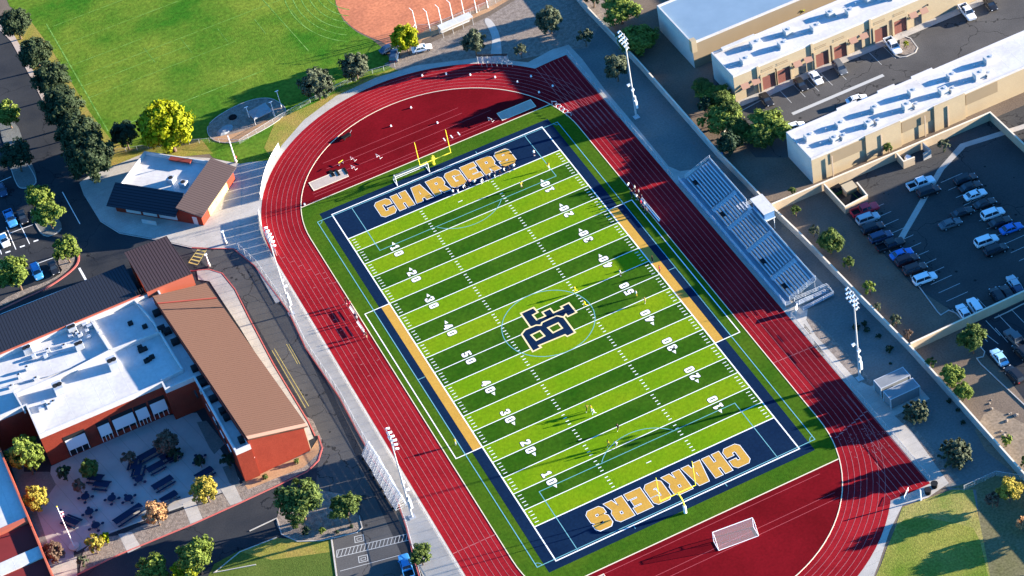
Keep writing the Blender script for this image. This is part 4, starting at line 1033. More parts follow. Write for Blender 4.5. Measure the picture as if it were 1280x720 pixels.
def trunk_mesh(r, h, seed, limbs=5):
    rd = random.Random(seed); b = MB(); tr = max(.07, r*.055)
    b.tube((0,0,-.05), (rd.uniform(-.1,.1)*r, rd.uniform(-.1,.1)*r, h*.6), tr*1.25, tr*.85, seg=8)
    top = Vector((0,0,h*.5))
    for k in range(limbs):
        a = 2*math.pi*k/limbs+rd.random(); e = Vector((math.cos(a)*r*.55, math.sin(a)*r*.55, h+rd.uniform(-.1,.45)*r)); m_ = top.lerp(e, .5)+Vector((0,0,.12*r))
        b.tube(top, m_, tr*.7, tr*.45, seg=6); b.tube(m_, e, tr*.45, tr*.15, seg=5)
    return b
TI = [0]
def tree(px, py, rpx, leaf, kind, label, hs=1.0, group=None, name='tree', sx=1.0, cat='tree', low=None):
    """px,py = middle of the crown as seen, rpx its radius in photo pixels"""
    s_ = ((P(px+1, py)-P(px, py)).length); r = rpx*s_*1.06
    hc = (r*.95+(.25*r+.5 if low is None else low))*hs
    c = P(px, py, hc); TI[0] += 1; sd = TI[0]
    t = thing(name, label, cat, (c.x, c.y, 0), random.Random(sd*7).uniform(0, 6.28), group)
    trunk_mesh(r, hc-.35*r, sd).build('trunk' if name != 'shrub' else 'stem', M['bark'], t)
    v = sd % len(CM[kind]); o = bpy.data.objects.new('crown' if name != 'shrub' else 'foliage', crown_with(kind, v, leaf)); COL.objects.link(o)
    k = r/MESHR[kind]; o.scale = (k*sx, k, k*hs); o.location = (0, 0, hc); o.parent = t
    return t
def shrub(px, py, rpx, leaf, kind, label, group=None): return tree(px, py, rpx, leaf, kind, label, name='shrub', cat='shrub', low=-.15, group=group)
g1 = 'dark round trees along the street and practice field'
for x, y, r, lab in ((19,28,18,'dark round tree at the top left corner, farthest up the row'),(43,65,20,'second dark round tree from the top in the row along the street'),
    (63,98,22,'third dark tree from the top in the row along the street'),(78,132,25,'fourth dark tree from the top in the row along the street'),
    (98,170,27,'large dark tree in the middle of the merged clump near the field corner'),(113,197,29,'largest dark tree, nearest the small red building'),(88,152,18,'dark tree squeezed between larger ones in the street row')):
    tree(x, y, r*.92, 'dark', 'big', lab, group=g1)
tree(208,155,30,'yellow','big','bright yellow green tree at the edge of the practice field')
tree(184,155,13,'deep','mid','small dark tree touching the bright yellow tree')
tree(155,168,16,'deep','mid','small dark tree just below the corner of the practice field')
g2 = 'grey green round trees on the strip above the left bend'
tree(395,105,20,'grey','mid','grey green round tree above the left bend, nearer the red track', group=g2, low=.6)
tree(443,82,17,'grey','mid','grey green round tree beside the softball infield grass edge', group=g2, low=.6)
tree(507,48,17,'yellow','mid','yellow green tree beside the dark blue van and infield corner')
tree(592,52,14,'grey','mid','dark round tree beside the curved path')
tree(686,23,16,'grey','mid','round dark tree on the gravel near the top of the boundary wall')
tree(731,45,10,'grey','small','small olive bush on the shaded dirt near the top wall')
tree(770,83,16,'grey','mid','round bushy tree beside the top right floodlight mast')
tree(650,62,8,'grey','small','low olive bush on the gravel right of the curved path') 
tree(775,10,24,'lime','loose','spreading green tree cut by the top edge beyond the wall', hs=.7)
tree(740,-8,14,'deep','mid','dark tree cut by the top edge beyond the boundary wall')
tree(798,48,24,'lime','big','bright green tree beyond the wall behind the floodlight mast', hs=.62, low=.0)
tree(996,8,12,'yellow','small','small bright tree between the warehouse and the tan shops')
g3 = 'feathery green trees between the two tan buildings'
tree(893,118,21,'lime','loose','upper feathery green tree beside the end wall of the tan shops', group=g3, hs=.62, low=.1)
tree(905,146,24,'lime','loose','second feathery green tree down, below the end wall of the tan shops', group=g3, hs=.62, low=.1)
tree(960,155,29,'lime','loose','large green tree at the left end of the long white roof', hs=.72, low=.1)
tree(932,166,20,'green','loose','darker green tree between the feathery ones and the long white roof', hs=.6, low=.1)
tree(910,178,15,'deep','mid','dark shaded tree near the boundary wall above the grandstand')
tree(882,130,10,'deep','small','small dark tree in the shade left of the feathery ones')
tree(877,152,7,'lime','small','small bright bush on the lit dirt beside the wall')
for x, y, r, lf, lab in ((990,238,5,'green','small bush at the corner of the tan wall beyond the grandstand'),
    (995,262,7,'green','small green bush just right of the press box beyond the wall'),(1017,287,7,'grey','pale thin bush between the press box and the big round bush'),
    (1061,328,9,'green','small green bush above the pale floor patch near the row of cars'),(1087,358,9,'lime','small lime bush by the wall above the last white car'),
    (1097,383,6,'grey','thin pale bush by the wall below the lime bush'),(1120,399,8,'grey','pale feathery bush by the wall near the tan dividing wall'),
    (1135,417,7,'brown','dry brown bush in the corner where the dividing wall starts'),(1163,452,7,'green','low green bush just below the dividing wall')):
    tree(x, y, r, lf, 'small', lab, group='bushes along the dirt strip beyond the boundary wall')
tree(1038,300,16,'green','mid','round green bush on the dirt right of the grandstand wall')
tree(1217,421,20,'green','loose','large light green tree against the dividing wall', hs=1.0)
tree(1190,469,15,'lime','mid','lime green tree beyond the wall, upper of the touching pair')
tree(1204,488,12,'lime','mid','lime green tree beyond the wall, lower of the touching pair')
tree(1258,549,8,'lime','small','small lime bush on the sunlit dirt at the right edge')
tree(1283,577,9,'green','small','small green bush cut by the right edge below the lime bush')
tree(1145,515,15,'grey','spiky','spiky grey green bush beside the storage containers', low=-.35)
tree(1195,567,18,'grey','spiky','spiky grey green bush on the dark dirt near the lower chute corner', low=-.45)
tree(1262,612,16,'gold','mid','golden tree near the lower right corner')
tree(1240,623,10,'brown','small','brown pale bush under the golden tree at lower right')
tree(1278,653,10,'orange','small','orange bush cut by the right edge at the bottom')
tree(1180,180,8,'grey','small','small bush in front of the tan wall panel of the long building')
tree(1110,183,7,'green','small','small green tree against the sunlit tan wall of the long building')
tree(1133,54,4,'yellow','small','tiny yellow green shrub in the kerbed island by the shops')
# west lot
tree(8,142,15,'lime','mid','light green tree cut by the left edge near the street')
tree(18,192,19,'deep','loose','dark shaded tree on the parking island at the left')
tree(47,246,17,'lime','loose','upper light green tree of the pair on the parking island', hs=1.1)
tree(59,267,17,'lime','loose','lower light green tree of the pair on the parking island')
tree(81,310,16,'lime','loose','light green tree at the rounded end of the red kerb')
tree(17,338,22,'lime','loose','wide light green tree at the left edge beside the blue car')
# school grounds
tree(31,568,20,'lime','mid','tall bright green tree in the gap between the school wings', hs=1.2)
tree(44,621,15,'gold','mid','yellow green tree beside the red parapet of the lower left wing')
tree(67,690,13,'brown','mid','brown leafed tree in the small bed at the lower left')
tree(117,679,12,'gold','small','yellow shrub at the left end of the gravel bed')
tree(131,672,8,'yellow','small','small yellow shrub touching the larger yellow one')
tree(256,611,16,'gold','mid','orange yellow tree at the right end of the courtyard beds')
tree(194,641,15,'orange','mid','pale orange tree in the middle of the courtyard beds')
tree(111,585,12,'green','mid','dark green tree near the school entrance in the courtyard')
tree(98,606,9,'brown','small','thin brown tree in the courtyard left of the round tables')
tree(160,572,9,'brown','small','reddish bare tree in the courtyard beside the dark tables')
tree(207,553,15,'brown','mid','large olive brown tree in the shaded inner corner of the courtyard')
tree(219,566,9,'deep','small','dark shrub under the olive brown courtyard tree')
tree(249,575,8,'deep','small','dark round shrub in the courtyard near the long wing')
tree(284,575,9,'deep','small','dark shrub against the gable corner of the school')
tree(80,590,10,'deep','small','dark low shrub left of the school entrance')
tree(103,700,7,'grey','small','small grey green shrub at the lower left kerb corner')
tree(373,623,28,'green','loose','large light green tree on the island, left of the pair')
tree(432,633,20,'green','loose','smaller light green tree on the island beside the bleachers')
tree(244,694,24,'lime','loose','yellow green tree at the bottom beside the dark road')
tree(188,712,20,'lime','loose','yellow green tree cut by the bottom edge, left of the pair')
tree(229,716,18,'yellow','loose','yellow green tree cut by the bottom edge, right of the pair')
tree(525,692,14,'green','loose','thin green tree on the walkway beside the blue pickup')
for x, y, r, lf, lab in ((371,576,4,'green','small round shrub near the right corner of the brick gable'),(331,596,4,'green','small round shrub at the left corner of the brick gable'),
    (368,657,5,'green','dark green shrub on the gravel below the large island tree'),(383,663,6,'deep','largest round shrub on the island gravel'),(403,663,5,'lime','lime green shrub on the island gravel'),
    (421,665,3,'deep','tiny shrub on the island kerb right of the lime one'),(439,658,3,'deep','tiny shrub at the right tip of the island')):
    shrub(x, y, r, lf, 'small', lab, group='small shrubs on the beds and island')
# trees just outside the frame whose shade falls on the lawn
for x, y, r in ((1352,640,20),(1372,690,18)): tree(x, y, r, 'green', 'loose', 'green tree beyond the right edge shading the lawn', group='trees beyond the right edge')
for x, y, r in ((60.0,22.0,2.8),(57.0,27.5,2.4),(58.5,33.2,2.4),(58.8,38.0,2.2),(57.5,43.5,2.2)):  # filler trees, added and sized to shade the track
    t = thing('tree', 'dark filler tree added to shade the track, between the wall and the tan shops', 'tree', (x, y, 0), x, 'filler trees behind the wall')
    trunk_mesh(r, 3.2, int(y)).build('trunk', M['bark'], t)
    o = bpy.data.objects.new('crown', crown_with('big', int(y) % 3, 'green')); COL.objects.link(o); o.parent = t; o.location = (0,0,2.9); k = r/3.6; o.scale = (k,k,k*.85)
# lower right lawn
sheet('lawn_corner', PL([(1128,634),(1162,622),(1190,612),(1216,612),(1222,640),(1232,690),(1245,760),(1060,800),(1095,720),(1108,690)]), .02, mat('lawn_dry', (.33,.25,.09), .95, (.16,.19,.04), .16, .6, fine=.3, fscale=2.5, bump=.4, bscale=4))
sheet('shaded_lawn_edge', PL([(1186,610),(1246,594),(1300,585),(1420,720),(1420,900),(1240,800),(1228,690),(1220,612)]), .018, mat('shaded_grass', (.12,.115,.05), .95, (.16,.14,.08), .15, .6, fine=.3, fscale=2.5))  # darker grass colour stands for the shade right of the lawn
sheet('lawn', smoothpoly(PL([(1125,650),(1150,646),(1200,655),(1222,662),(1235,720),(1250,780),(1070,790),(1100,710),(1112,676)]), 1), .025, mat('lawn_olive', (.10,.155,.018), .95, (.24,.22,.05), .10, .6, fine=.3, fscale=2.5, bump=.4, bscale=4))
# rocks and scrub on the right
M['rock'] = mat('rock', (.24,.21,.18), .9, (.18,.15,.12), 3, .5)
sheet('sunlit_dirt_patch', smoothpoly(PL([(1213,548),(1235,508),(1262,520),(1300,540),(1340,640),(1290,610)]), 1), .012, mat('lit_dirt', (.26,.20,.14), .95, (.19,.15,.11), .5, .6, fine=.3, fscale=2))  # paler dirt colour stands for the sunlit part of the ground
rd = random.Random(77)
for k in range(14):
    x, y = P2(rd.uniform(1236,1276), rd.uniform(500,560)); 
    b = MB(); s_ = rd.uniform(.15,.45)
    b.add([(x+s_*math.cos(a)*rd.uniform(.7,1.2), y+s_*math.sin(a)*rd.uniform(.7,1.2), z_) for z_ in (0, s_*.55) for a in [k_*1.047 for k_ in range(6)]]+[(x,y,s_*.9)], [(i,(i+1)%6,6+(i+1)%6,6+i) for i in range(6)]+[(6+i,6+(i+1)%6,12) for i in range(6)])
    tag(b.build('rock', M['rock']), 'pale rock on the sunlit dirt at the right edge', 'rock', 'scattered rocks at the right edge')
# ================================================================== VEHICLES
def paint(name, col, rough=.32):
    m = mat(name, col, rough); b = m.node_tree.nodes['Principled BSDF']; b.inputs['Coat Weight'].default_value = .2; b.inputs['Coat Roughness'].default_value = .1; return m
PT = {'white': paint('paint_white', (.78,.79,.80)), 'silver': paint('paint_silver', (.42,.45,.48)), 'black': paint('paint_black', (.012,.013,.016)),
 'navy': paint('paint_navy', (.02,.045,.10)), 'blue': paint('paint_blue', (.02,.16,.50)), 'red': paint('paint_red', (.62,.02,.04)), 'maroon': paint('paint_maroon', (.045,.008,.012)),
 'grey': paint('paint_grey', (.10,.11,.12)), 'paleblue': paint('paint_paleblue', (.30,.55,.72)), 'brown': paint('paint_brown', (.05,.022,.02)), 'skyblue': paint('paint_skyblue', (.05,.26,.55))}
M['headlamp'] = mat('headlamp', (.75,.76,.76), .2); M['tail'] = mat('tail', (.45,.02,.02), .3)
PROTO = {}
def loft(sections):
    """sections: list of (x, [(y,z)...]) half profiles, mirrored"""
    b = MB(); n = None; rings = []
    for x, pr in sections:
        ring = [(x, y, z) for y, z in pr]+[(x, -y, z) for y, z in reversed(pr)]
        rings.append(ring); n = len(ring)
    vs = [v for r in rings for v in r]; fs = []
    for i in range(len(rings)-1):
        for j in range(n): fs.append((i*n+j, i*n+(j+1) % n, (i+1)*n+(j+1) % n, (i+1)*n+j))
    fs.append(tuple(range(n))); fs.append(tuple(reversed(range((len(rings)-1)*n, len(rings)*n))))
    b.add(vs, fs); return b
def fixn(o):
    bm = bmesh.new(); bm.from_mesh(o.data); bmesh.ops.recalc_face_normals(bm, faces=bm.faces); bm.to_mesh(o.data); bm.free(); return o
SPEC = {  # length, width, hood z, roof z, cabin (windscreen base, roof front, roof rear, rear-glass base), bed
 'sedan': (4.6, 1.82, .92, 1.42, (.95, .25, -1.05, -1.75), False),
 'suv':   (4.7, 1.90, 1.05, 1.75, (1.15, .55, -1.95, -2.25), False),
 'pickup':(5.7, 1.98, 1.12, 1.85, (1.35, .75, -.75, -1.0), True),
}
def make_vehicle(kind):
    L_, W, hz, rz_, (ws, rf, rr, rg), bed = SPEC[kind]; h = W/2; l = L_/2
    root = bpy.data.objects.new({'sedan':'parked_car','suv':'parked_suv','pickup':'pickup_truck'}[kind], None); COL.objects.link(root)
    def sec(x, w, zt, zb=.28): return (x, [(w*.80, zb), (w, zb+.14), (w, zt-.22), (w*.93, zt-.03), (w*.5, zt)])
    S_ = [sec(-l, h*.86, hz-.12, .42), sec(-l+.12, h*.95, hz-.02, .34), sec(-l+.7, h, hz), sec(rg, h, hz+.02), sec(ws, h, hz+.0), sec(l-.9, h*.99, hz-.06), sec(l-.25, h*.93, hz-.16, .32), sec(l, h*.80, hz-.30, .40)]
    if bed: S_ = S_[:0]+[sec(rg-.02, h, hz), sec(ws, h, hz), sec(l-.9, h*.99, hz-.06), sec(l-.2, h*.95, hz-.12, .34), sec(l, h*.86, hz-.24, .42)]
    fixn(loft(S_).build('body', PT['white'], root, bevel=0))
    gw = h*.88; rw_ = h*.70
    b = MB(); z0, z1 = hz-.02, rz_-.05
    gl = [(ws,gw,z0),(rf,rw_,z1),(rr,rw_,z1),(rg,gw,z0)]
    def quad(nm, pts): fixn(MB().add(pts, [(0,1,2,3)]).build(nm, M['glass'], root))
    quad('windshield', [(ws,-gw,z0),(ws,gw,z0),(rf,rw_,z1),(rf,-rw_,z1)]); quad('rear_window', [(rg,gw,z0),(rg,-gw,z0),(rr,-rw_,z1),(rr,rw_,z1)])
    for s_ in (-1, 1): quad('side_window', [(ws,s_*gw,z0),(rf,s_*rw_,z1),(rr,s_*rw_,z1),(rg,s_*gw,z0)])
    b = MB(); b.slab([Vector((rf+.10,-rw_-.03,rz_-.03)),Vector((rf+.10,rw_+.03,rz_-.03)),Vector((rr-.08,rw_+.03,rz_-.03)),Vector((rr-.08,-rw_-.03,rz_-.03))], .07)
    b.slab([Vector((rf-.25,-rw_*.8,rz_)),Vector((rf-.25,rw_*.8,rz_)),Vector((rr+.2,rw_*.8,rz_)),Vector((rr+.2,-rw_*.8,rz_))], .05)
    b.build('roof_panel', PT['white'], root)
    for s_ in (-1, 1):
        m_ = (ws+rg)/2+.1
        for a_, c_, r_ in (((ws,s_*gw,z0),(rf,s_*rw_,z1),.045),((rg,s_*gw,z0),(rr,s_*rw_,z1),.06),((m_,s_*gw*1.005,z0),(m_,s_*rw_*1.01,z1),.045)):
            pl = MB(); pl.tube(a_, c_, r_, seg=4); pl.build('pillar', PT['white'], root)
    if bed:
        b = MB(); b.box(-l,-h,.45,rg,h,.62); b.box(-l,-h,.6,rg,-h+.12,hz); b.box(-l,h-.12,.6,rg,h,hz); b.box(-l,-h,.6,-l+.1,h,hz); b.build('bed', PT['white'], root)
        b = MB(); b.box(-l+.12,-h+.14,.63,rg-.05,h-.14,.66); b.build('bed_floor', M['dark'], root)
    for x in (l*.60, -l*.60):
        for s_ in (-1, 1):
            b = MB(); b.tube((x,s_*(h-.22),.34),(x,s_*(h+.01),.34),.34,seg=14); w_ = b.build('wheel', M['rubber'], root)
            b = MB(); b.tube((x,s_*(h+.012),.34),(x,s_*(h+.02),.34),.19,seg=10); b.build('rim', M['metal'], w_)
    for s_ in (-1, 1):
        y0, y1 = sorted((s_*h*.52, s_*h*.80)); b = MB(); b.box(l-.22,y0,hz-.42,l-.02,y1,hz-.24); b.build('headlight', M['headlamp'], root)
        b = MB(); b.box(-l-.02,y0,hz-.36,-l+.10,y1,hz-.16); b.build('tail_light', M['tail'], root)
        b = MB(); y0, y1 = sorted((s_*h, s_*(h+.2))); b.box(ws-.3,y0,hz-.02,ws-.12,y1,hz+.14); b.build('mirror', PT['white'], root)
    return root
for k in SPEC: PROTO[k] = make_vehicle(k)
CARG = {}
def car(px, py, dx, dy, kind, colr, label, group, z=.7):
    c = P(px, py, z); d_ = P(px+dx, py+dy, z)-c
    o = copy_tree(PROTO[kind]); o.location = (c.x, c.y, .02); o.rotation_euler = (0, 0, math.atan2(d_.y, d_.x)); o.empty_display_size = .3
    tag(o, label, {'sedan':'car','suv':'suv','pickup':'pickup truck'}[kind], group)
    for ch in o.children:
        if ch.data.materials[0] == PT['white'] and colr != 'white':
            k = (ch.data.name, colr)
            if k not in CARG:
                me = ch.data.copy(); me.materials[0] = PT[colr]; CARG[k] = me
            ch.data = CARG[k]
    return o
gA = 'vehicles parked nose out beside the dirt strip'; u = (10,-3.6)
for x, y, k, c_, lab in ((1081,262,'pickup','red','bright red pickup parked beside the dumpster enclosure'),(1085,273,'suv','silver','silver car with roof rails parked beside the red pickup'),
    (1091,285,'suv','black','black suv second below the red pickup'),(1101,296,'suv','navy','dark navy suv with roof glint above the black one near the blue car'),
    (1113,306,'pickup','black','black pickup parked just above the bright blue car'),(1127,317,'sedan','blue','bright blue car in the row beside the dirt strip'),
    (1134,325,'suv','maroon','dark maroon car just below the bright blue car'),(1144,336,'suv','brown','dark brown suv just above the last white car'),
    (1156,348,'suv','white','long white suv at the lower end of the row')):
    car(x, y, *u, k, c_, lab, gA)
gB = 'vehicles standing in the shaded lot'
for x, y, k, c_, lab in ((1151,229,'pickup','white','white pickup half in sun in front of the back wall'),(1161,239,'suv','black','black suv tucked beside the white pickup'),
    (1219,243,'sedan','white','white car highest up in the middle of the shaded lot'),(1207,224,'suv','black','black car at the edge of the sunlit wedge'),(1213,233,'sedan','black','black car directly above the highest white car'),
    (1231,254,'sedan','black','black car between the two upper white cars'),(1241,267,'suv','white','second white car down in the middle of the lot'),(1250,277,'sedan','black','black car between the second white car and the blue one'),
    (1264,285,'sedan','blue','blue car at the right of the shaded lot'),(1233,301,'suv','white','lowest white suv in the middle of the shaded lot'),(1245,312,'suv','black','black suv below the lowest white one'),
    (1188,279,'sedan','grey','dark grey car on the left of the middle rows'),(1203,265,'sedan','black','black car beside the dark grey one')):
    car(x, y, *u, k, c_, lab, gB)
gC = 'vehicles parked against the dividing wall'; v = (-6,-9)
for x, y, k, c_, lab in ((1205,390,'sedan','white','small white car nearest the wall corner, left of the pair'),(1219,383,'suv','white','white suv parked right of the small white car by the wall'),
    (1247,370,'suv','black','black suv left of the pair by the dividing wall at right'),(1259,366,'sedan','black','black car right of the pair by the dividing wall'),
    (1272,362,'sedan','navy','navy car by the dividing wall near the right edge'),(1268,354,'sedan','silver','silver car behind the navy one near the right edge')):
    car(x, y, *v, k, c_, lab, gC)
car(1249,446,-7,-9,'sedan','paleblue','pale blue car alone below the dividing wall','vehicles in the lower right lot')
car(1270,424,-8,-8,'pickup','grey','grey flatbed truck below the dividing wall','vehicles in the lower right lot')
car(1278,440,-8,-8,'suv','black','black suv beside the grey flatbed at the right edge','vehicles in the lower right lot')
car(1268,468,-8,-8,'suv','black','black suv lowest in the lower right lot','vehicles in the lower right lot')
gD = 'vehicles parked in front of the tan shops'; w_ = (7,9)
for x, y, k, c_, lab in ((1209,15,'pickup','white','white pickup parked at the top near the corner'),(1238,5,'sedan','black','black car at the top edge beside the white pickup'),
    (1116,57,'pickup','white','white pickup with black bed beside the kerbed island'),(1050,85,'suv','grey','silver grey suv in front of the shop entrance'),
    (1020,97,'sedan','white','white car with dark sunroof between the two darker cars'),(1001,105,'sedan','black','black car left of the white sunroof car'),(958,124,'sedan','black','black car at the far left end of the shops')):
    car(x, y, *w_, k, c_, lab, gD)
car(1071,124,10,-3,'sedan','white','white car half hidden behind the long white roof','cars behind the long roof')
car(993,158,10,-3,'sedan','white','white car showing only its top at the left end of the long white roof','cars behind the long roof')
gE = 'vehicles in the west lot'
for x, y, dx, dy, k, c_, lab in ((13,273,4,9,'pickup','skyblue','blue pickup in the left lot beside the island trees'),(5,300,4,9,'sedan','white','white car cut by the left edge'),(46,340,4,9,'suv','skyblue','blue car beside the red kerb at left'),
    (67,334,4,9,'sedan','black','black car beside the blue one at the red kerb end'),(2,237,4,9,'sedan','navy','dark car cut by the left edge in deep shade'),(28,271,4,9,'sedan','black','black car right of the blue pickup in the left lot')):
    car(x, y, dx, dy, k, c_, lab, gE)
car(508,708,3.2,10,'pickup','skyblue','blue pickup cut by the bottom edge beside the walkway', 'vehicles by the hatched bay').rotation_euler.z += math.pi
car(493,69,2,-9,'suv','navy','dark blue van beside the yellow green tree at the infield corner', 'vehicles by the infield')
car(486,60,8,-4,'sedan','navy','dark blue small car at the infield corner', 'vehicles by the infield')
car(527,60,8,-2,'sedan','white','small white car on the gravel right of the yellow green tree', 'vehicles by the infield')
for k in SPEC: drop(PROTO[k])
# ================================================================== PEOPLE
SKIN = [mat('skin_a', (.42,.24,.16), .6), mat('skin_b', (.20,.10,.06), .6)]
HAIR = [mat('hair_dark', (.02,.014,.01), .7), mat('hair_brown', (.09,.05,.025), .7)]
CL = {k: mat('cloth_'+k, c, .85) for k, c in {'white': (.78,.78,.76), 'navy': (.012,.025,.07), 'black': (.012,.012,.014), 'gold': (.62,.45,.05), 'yellow': (.85,.66,.02), 'red': (.5,.03,.06), 'pink': (.75,.30,.35), 'grey': (.25,.26,.27), 'khaki': (.40,.33,.22)}.items()}
def skinned(verts, edges, radii, root):
    me = bpy.data.meshes.new('s'); me.from_pydata(verts, edges, []); o = bpy.data.objects.new('s', me); COL.objects.link(o)
    m = o.modifiers.new('sk', 'SKIN'); m.use_smooth_shade = True
    for i, v in enumerate(me.skin_vertices[0].data): v.radius = radii[i]; v.use_root = (i == root)
    s = o.modifiers.new('sub', 'SUBSURF'); s.levels = 1; s.render_levels = 1
    dg = bpy.context.evaluated_depsgraph_get(); out = bpy.data.meshes.new_from_object(o.evaluated_get(dg)); bpy.data.objects.remove(o); return out
def body(pose):
    """pose: joint positions for a 1.78 m figure facing +x"""
    V = []; E_ = []; Rr = []
    def v(p, r, par=None):
        V.append(p); Rr.append(r if isinstance(r, tuple) else (r, r)); i = len(V)-1
        if par is not None: E_.append((par, i))
        return i
    lean = pose.get('lean', 0.0); hz = pose.get('hip', .93)
    pel = v((0, 0, hz), (.15, .11)); ab = v((lean*.3, 0, hz+.17), (.14, .10), pel); ch_ = v((lean*.7, 0, hz+.38), (.17, .115), ab)
    nk = v((lean*.95, 0, hz+.56), .058, ch_); h1 = v((lean+.01, 0, hz+.66), .082, nk); h2 = v((lean+.03, 0, hz+.77), .095, h1); h3 = v((lean+.01, 0, hz+.84), .06, h2)
    for s in (-1, 1):
        a = pose['arm'][0 if s < 0 else 1]; g = pose['leg'][0 if s < 0 else 1]
        sh = v((lean*.8, s*.19, hz+.49), .062, ch_); el = v((lean*.8+a[0], s*(.19+a[1]), hz+.49+a[2]), .043, sh)
        wr = v((lean*.8+a[3], s*(.19+a[4]), hz+.49+a[5]), .031, el)
        hd = Vector(V[wr])-Vector(V[el]); hd.normalize(); pm = v(tuple(Vector(V[wr])+hd*.075), (.036, .022), wr)
        side = hd.cross(Vector((0, 1, 0)));
        if side.length < .2: side = Vector((1, 0, 0))
        side.normalize()
        hp = v((0, s*.09, hz-.05), .095, pel); kn = v((g[0], s*.10, g[1]), .062, hp); an = v((g[2], s*.10, g[3]+.075), .042, kn); ft = v((g[2]+.15, s*.11, g[3]+.035), (.045, .032), an)
        FING.append((Vector(V[pm]), hd, side, s))
    return V, E_, Rr
FING = []
POSE = {
 'stand': dict(arm=[(0,.05,-.28,.03,.07,-.54)]*2, leg=[(.02,.50,0,0),(.0,.50,-.02,0)]),
 'hips': dict(arm=[(-.05,.17,-.23,.06,.05,-.40)]*2, leg=[(.02,.50,.05,0),(.0,.50,-.04,0)]),
 'walk': dict(arm=[(.12,.04,-.25,.28,.05,-.42),(-.14,.05,-.24,-.12,.07,-.5)], leg=[(-.06,.50,-.30,.08),(.20,.52,.26,0)], lean=.04),
 'run': dict(arm=[(.16,.05,-.22,.36,-.02,-.12),(-.22,.06,-.16,-.20,.08,-.42)], leg=[(-.02,.50,-.42,.36),(.30,.60,.34,.08)], lean=.14, hip=.92),
 'reach': dict(arm=[(.22,.08,-.10,.46,.06,.04),(.10,.10,-.24,.30,.08,-.32)], leg=[(.05,.50,-.06,0),(.08,.50,.12,0)], lean=.10, hip=.91),
 'bend': dict(arm=[(.10,.05,-.26,.22,.02,-.50)]*2, leg=[(.14,.46,-.04,0),(.14,.46,.06,0)], lean=.34, hip=.82),
}
PB = {}
def person_proto(pose):
    FING.clear(); V, E_, Rr = body(POSE[pose]); me = skinned(V, E_, Rr, 0)
    bm = bmesh.new(); bm.from_mesh(me)
    for pm, hd, side, s in FING:    # five fingers of unequal length on each hand, the thumb leaving the side of the palm
        for k, (off, ln_, r) in enumerate(((-.027,.070,.0085),(-.009,.080,.009),(.009,.076,.0085),(.026,.060,.008))):
            t = MB(); a = pm+side*off+hd*.01; c_ = a+hd*ln_*.55; d_ = c_+(hd*.8+Vector((0, -s*.6, 0))).normalized()*ln_*.5
            t.tube(a, c_, r, r*.95, seg=5); t.tube(c_, d_, r*.95, r*.75, seg=5)
            vs = [bm.verts.new(x) for x in t.v]; [bm.faces.new([vs[i] for i in f]) for f in t.f]
        t = MB(); a = pm+side*.03-hd*.035; t.tube(a, a+(side+hd*.8).normalized()*.035, .011, .010, seg=5); t.tube(a+(side+hd*.8).normalized()*.035, a+(side+hd*.8).normalized()*.035+hd*.03, .010, .008, seg=5)
        vs = [bm.verts.new(x) for x in t.v]; [bm.faces.new([vs[i] for i in f]) for f in t.f]
    bm.to_mesh(me)
    hz = POSE[pose].get('hip', .93); lean = POSE[pose].get('lean', 0)
    bm.normal_update()
    def shell(test, off):
        vs = {}; V2 = []; F2 = []
        for f in bm.faces:
            c = f.calc_center_median()
            if test(c, f):
                idx = []
                for w in f.verts:
                    if w.index not in vs: vs[w.index] = len(V2); V2.append(w.co+w.normal*off)
                    idx.append(vs[w.index])
                F2.append(tuple(idx))
        m = bpy.data.meshes.new('cl'); m.from_pydata(V2, [], F2); m.polygons.foreach_set('use_smooth', [True]*len(F2)); return m
    bm.verts.index_update()
    n0 = len([1 for f in bm.faces])
    sh = shell(lambda c, f: hz-.02 < c.z < hz+.545 and abs(c.y) < .36 and (c-Vector((lean*.6, 0, c.z))).length < .42 and not (abs(c.y) > .23 and c.z < hz+.27), .018)
    pt = shell(lambda c, f: .30 < c.z <= hz+.03 and abs(c.y) < .205, .016)
    sho = shell(lambda c, f: c.z < .12, .012)
    bm.free(); me.polygons.foreach_set('use_smooth', [True]*len(me.polygons))
    hr = MB()
    hx, hzz = lean+.02, hz+.775
    for i in range(5):
        for j in range(10):
            pass
    vs = []; fs = []
    for i in range(5):
        ph = R_(90-i*22)
        for j in range(12):
            th = 2*math.pi*j/12; back = -.02 if math.cos(th) < 0 else 0
            vs.append((hx-.012+math.cos(th)*math.cos(ph)*.108, math.sin(th)*math.cos(ph)*.100, hzz+.012+math.sin(ph)*.112+(-.05*i/4 if math.cos(th) < .1 else .02*i/4)))
    for i in range(4):
        for j in range(12): fs.append((i*12+j, (i+1)*12+j, (i+1)*12+(j+1) % 12, i*12+(j+1) % 12))
    hm = bpy.data.meshes.new('hair'); hm.from_pydata(vs, [], fs)
    fc = MB()   # nose, brow, mouth and ears
    fc.add([(hx+.088,-.014,hzz-.03),(hx+.088,.014,hzz-.03),(hx+.112,0,hzz-.035),(hx+.09,0,hzz+.012)], [(0,2,3),(2,1,3),(1,0,3),(0,1,2)])
    for s in (-1, 1): fc.tube((hx,s*.09,hzz-.02),(hx+.01,s*.106,hzz-.01),.022,.018,seg=6)
    ey = MB()
    for s in (-1, 1): ey.tube((hx+.080,s*.032,hzz+.012),(hx+.093,s*.032,hzz+.012),.010,seg=6)
    ey.tube((hx+.075,-.022,hzz-.058),(hx+.084,.022,hzz-.058),.006,seg=5)
    fme = bpy.data.meshes.new('face'); fme.from_pydata(fc.v, [], fc.f); eme = bpy.data.meshes.new('eyes'); eme.from_pydata(ey.v, [], ey.f)
    return dict(body=me, shirt=sh, trousers=pt, shoes=sho, hair=hm, nose_and_ears=fme, eyes=eme)
for k in POSE: PB[k] = person_proto(k)
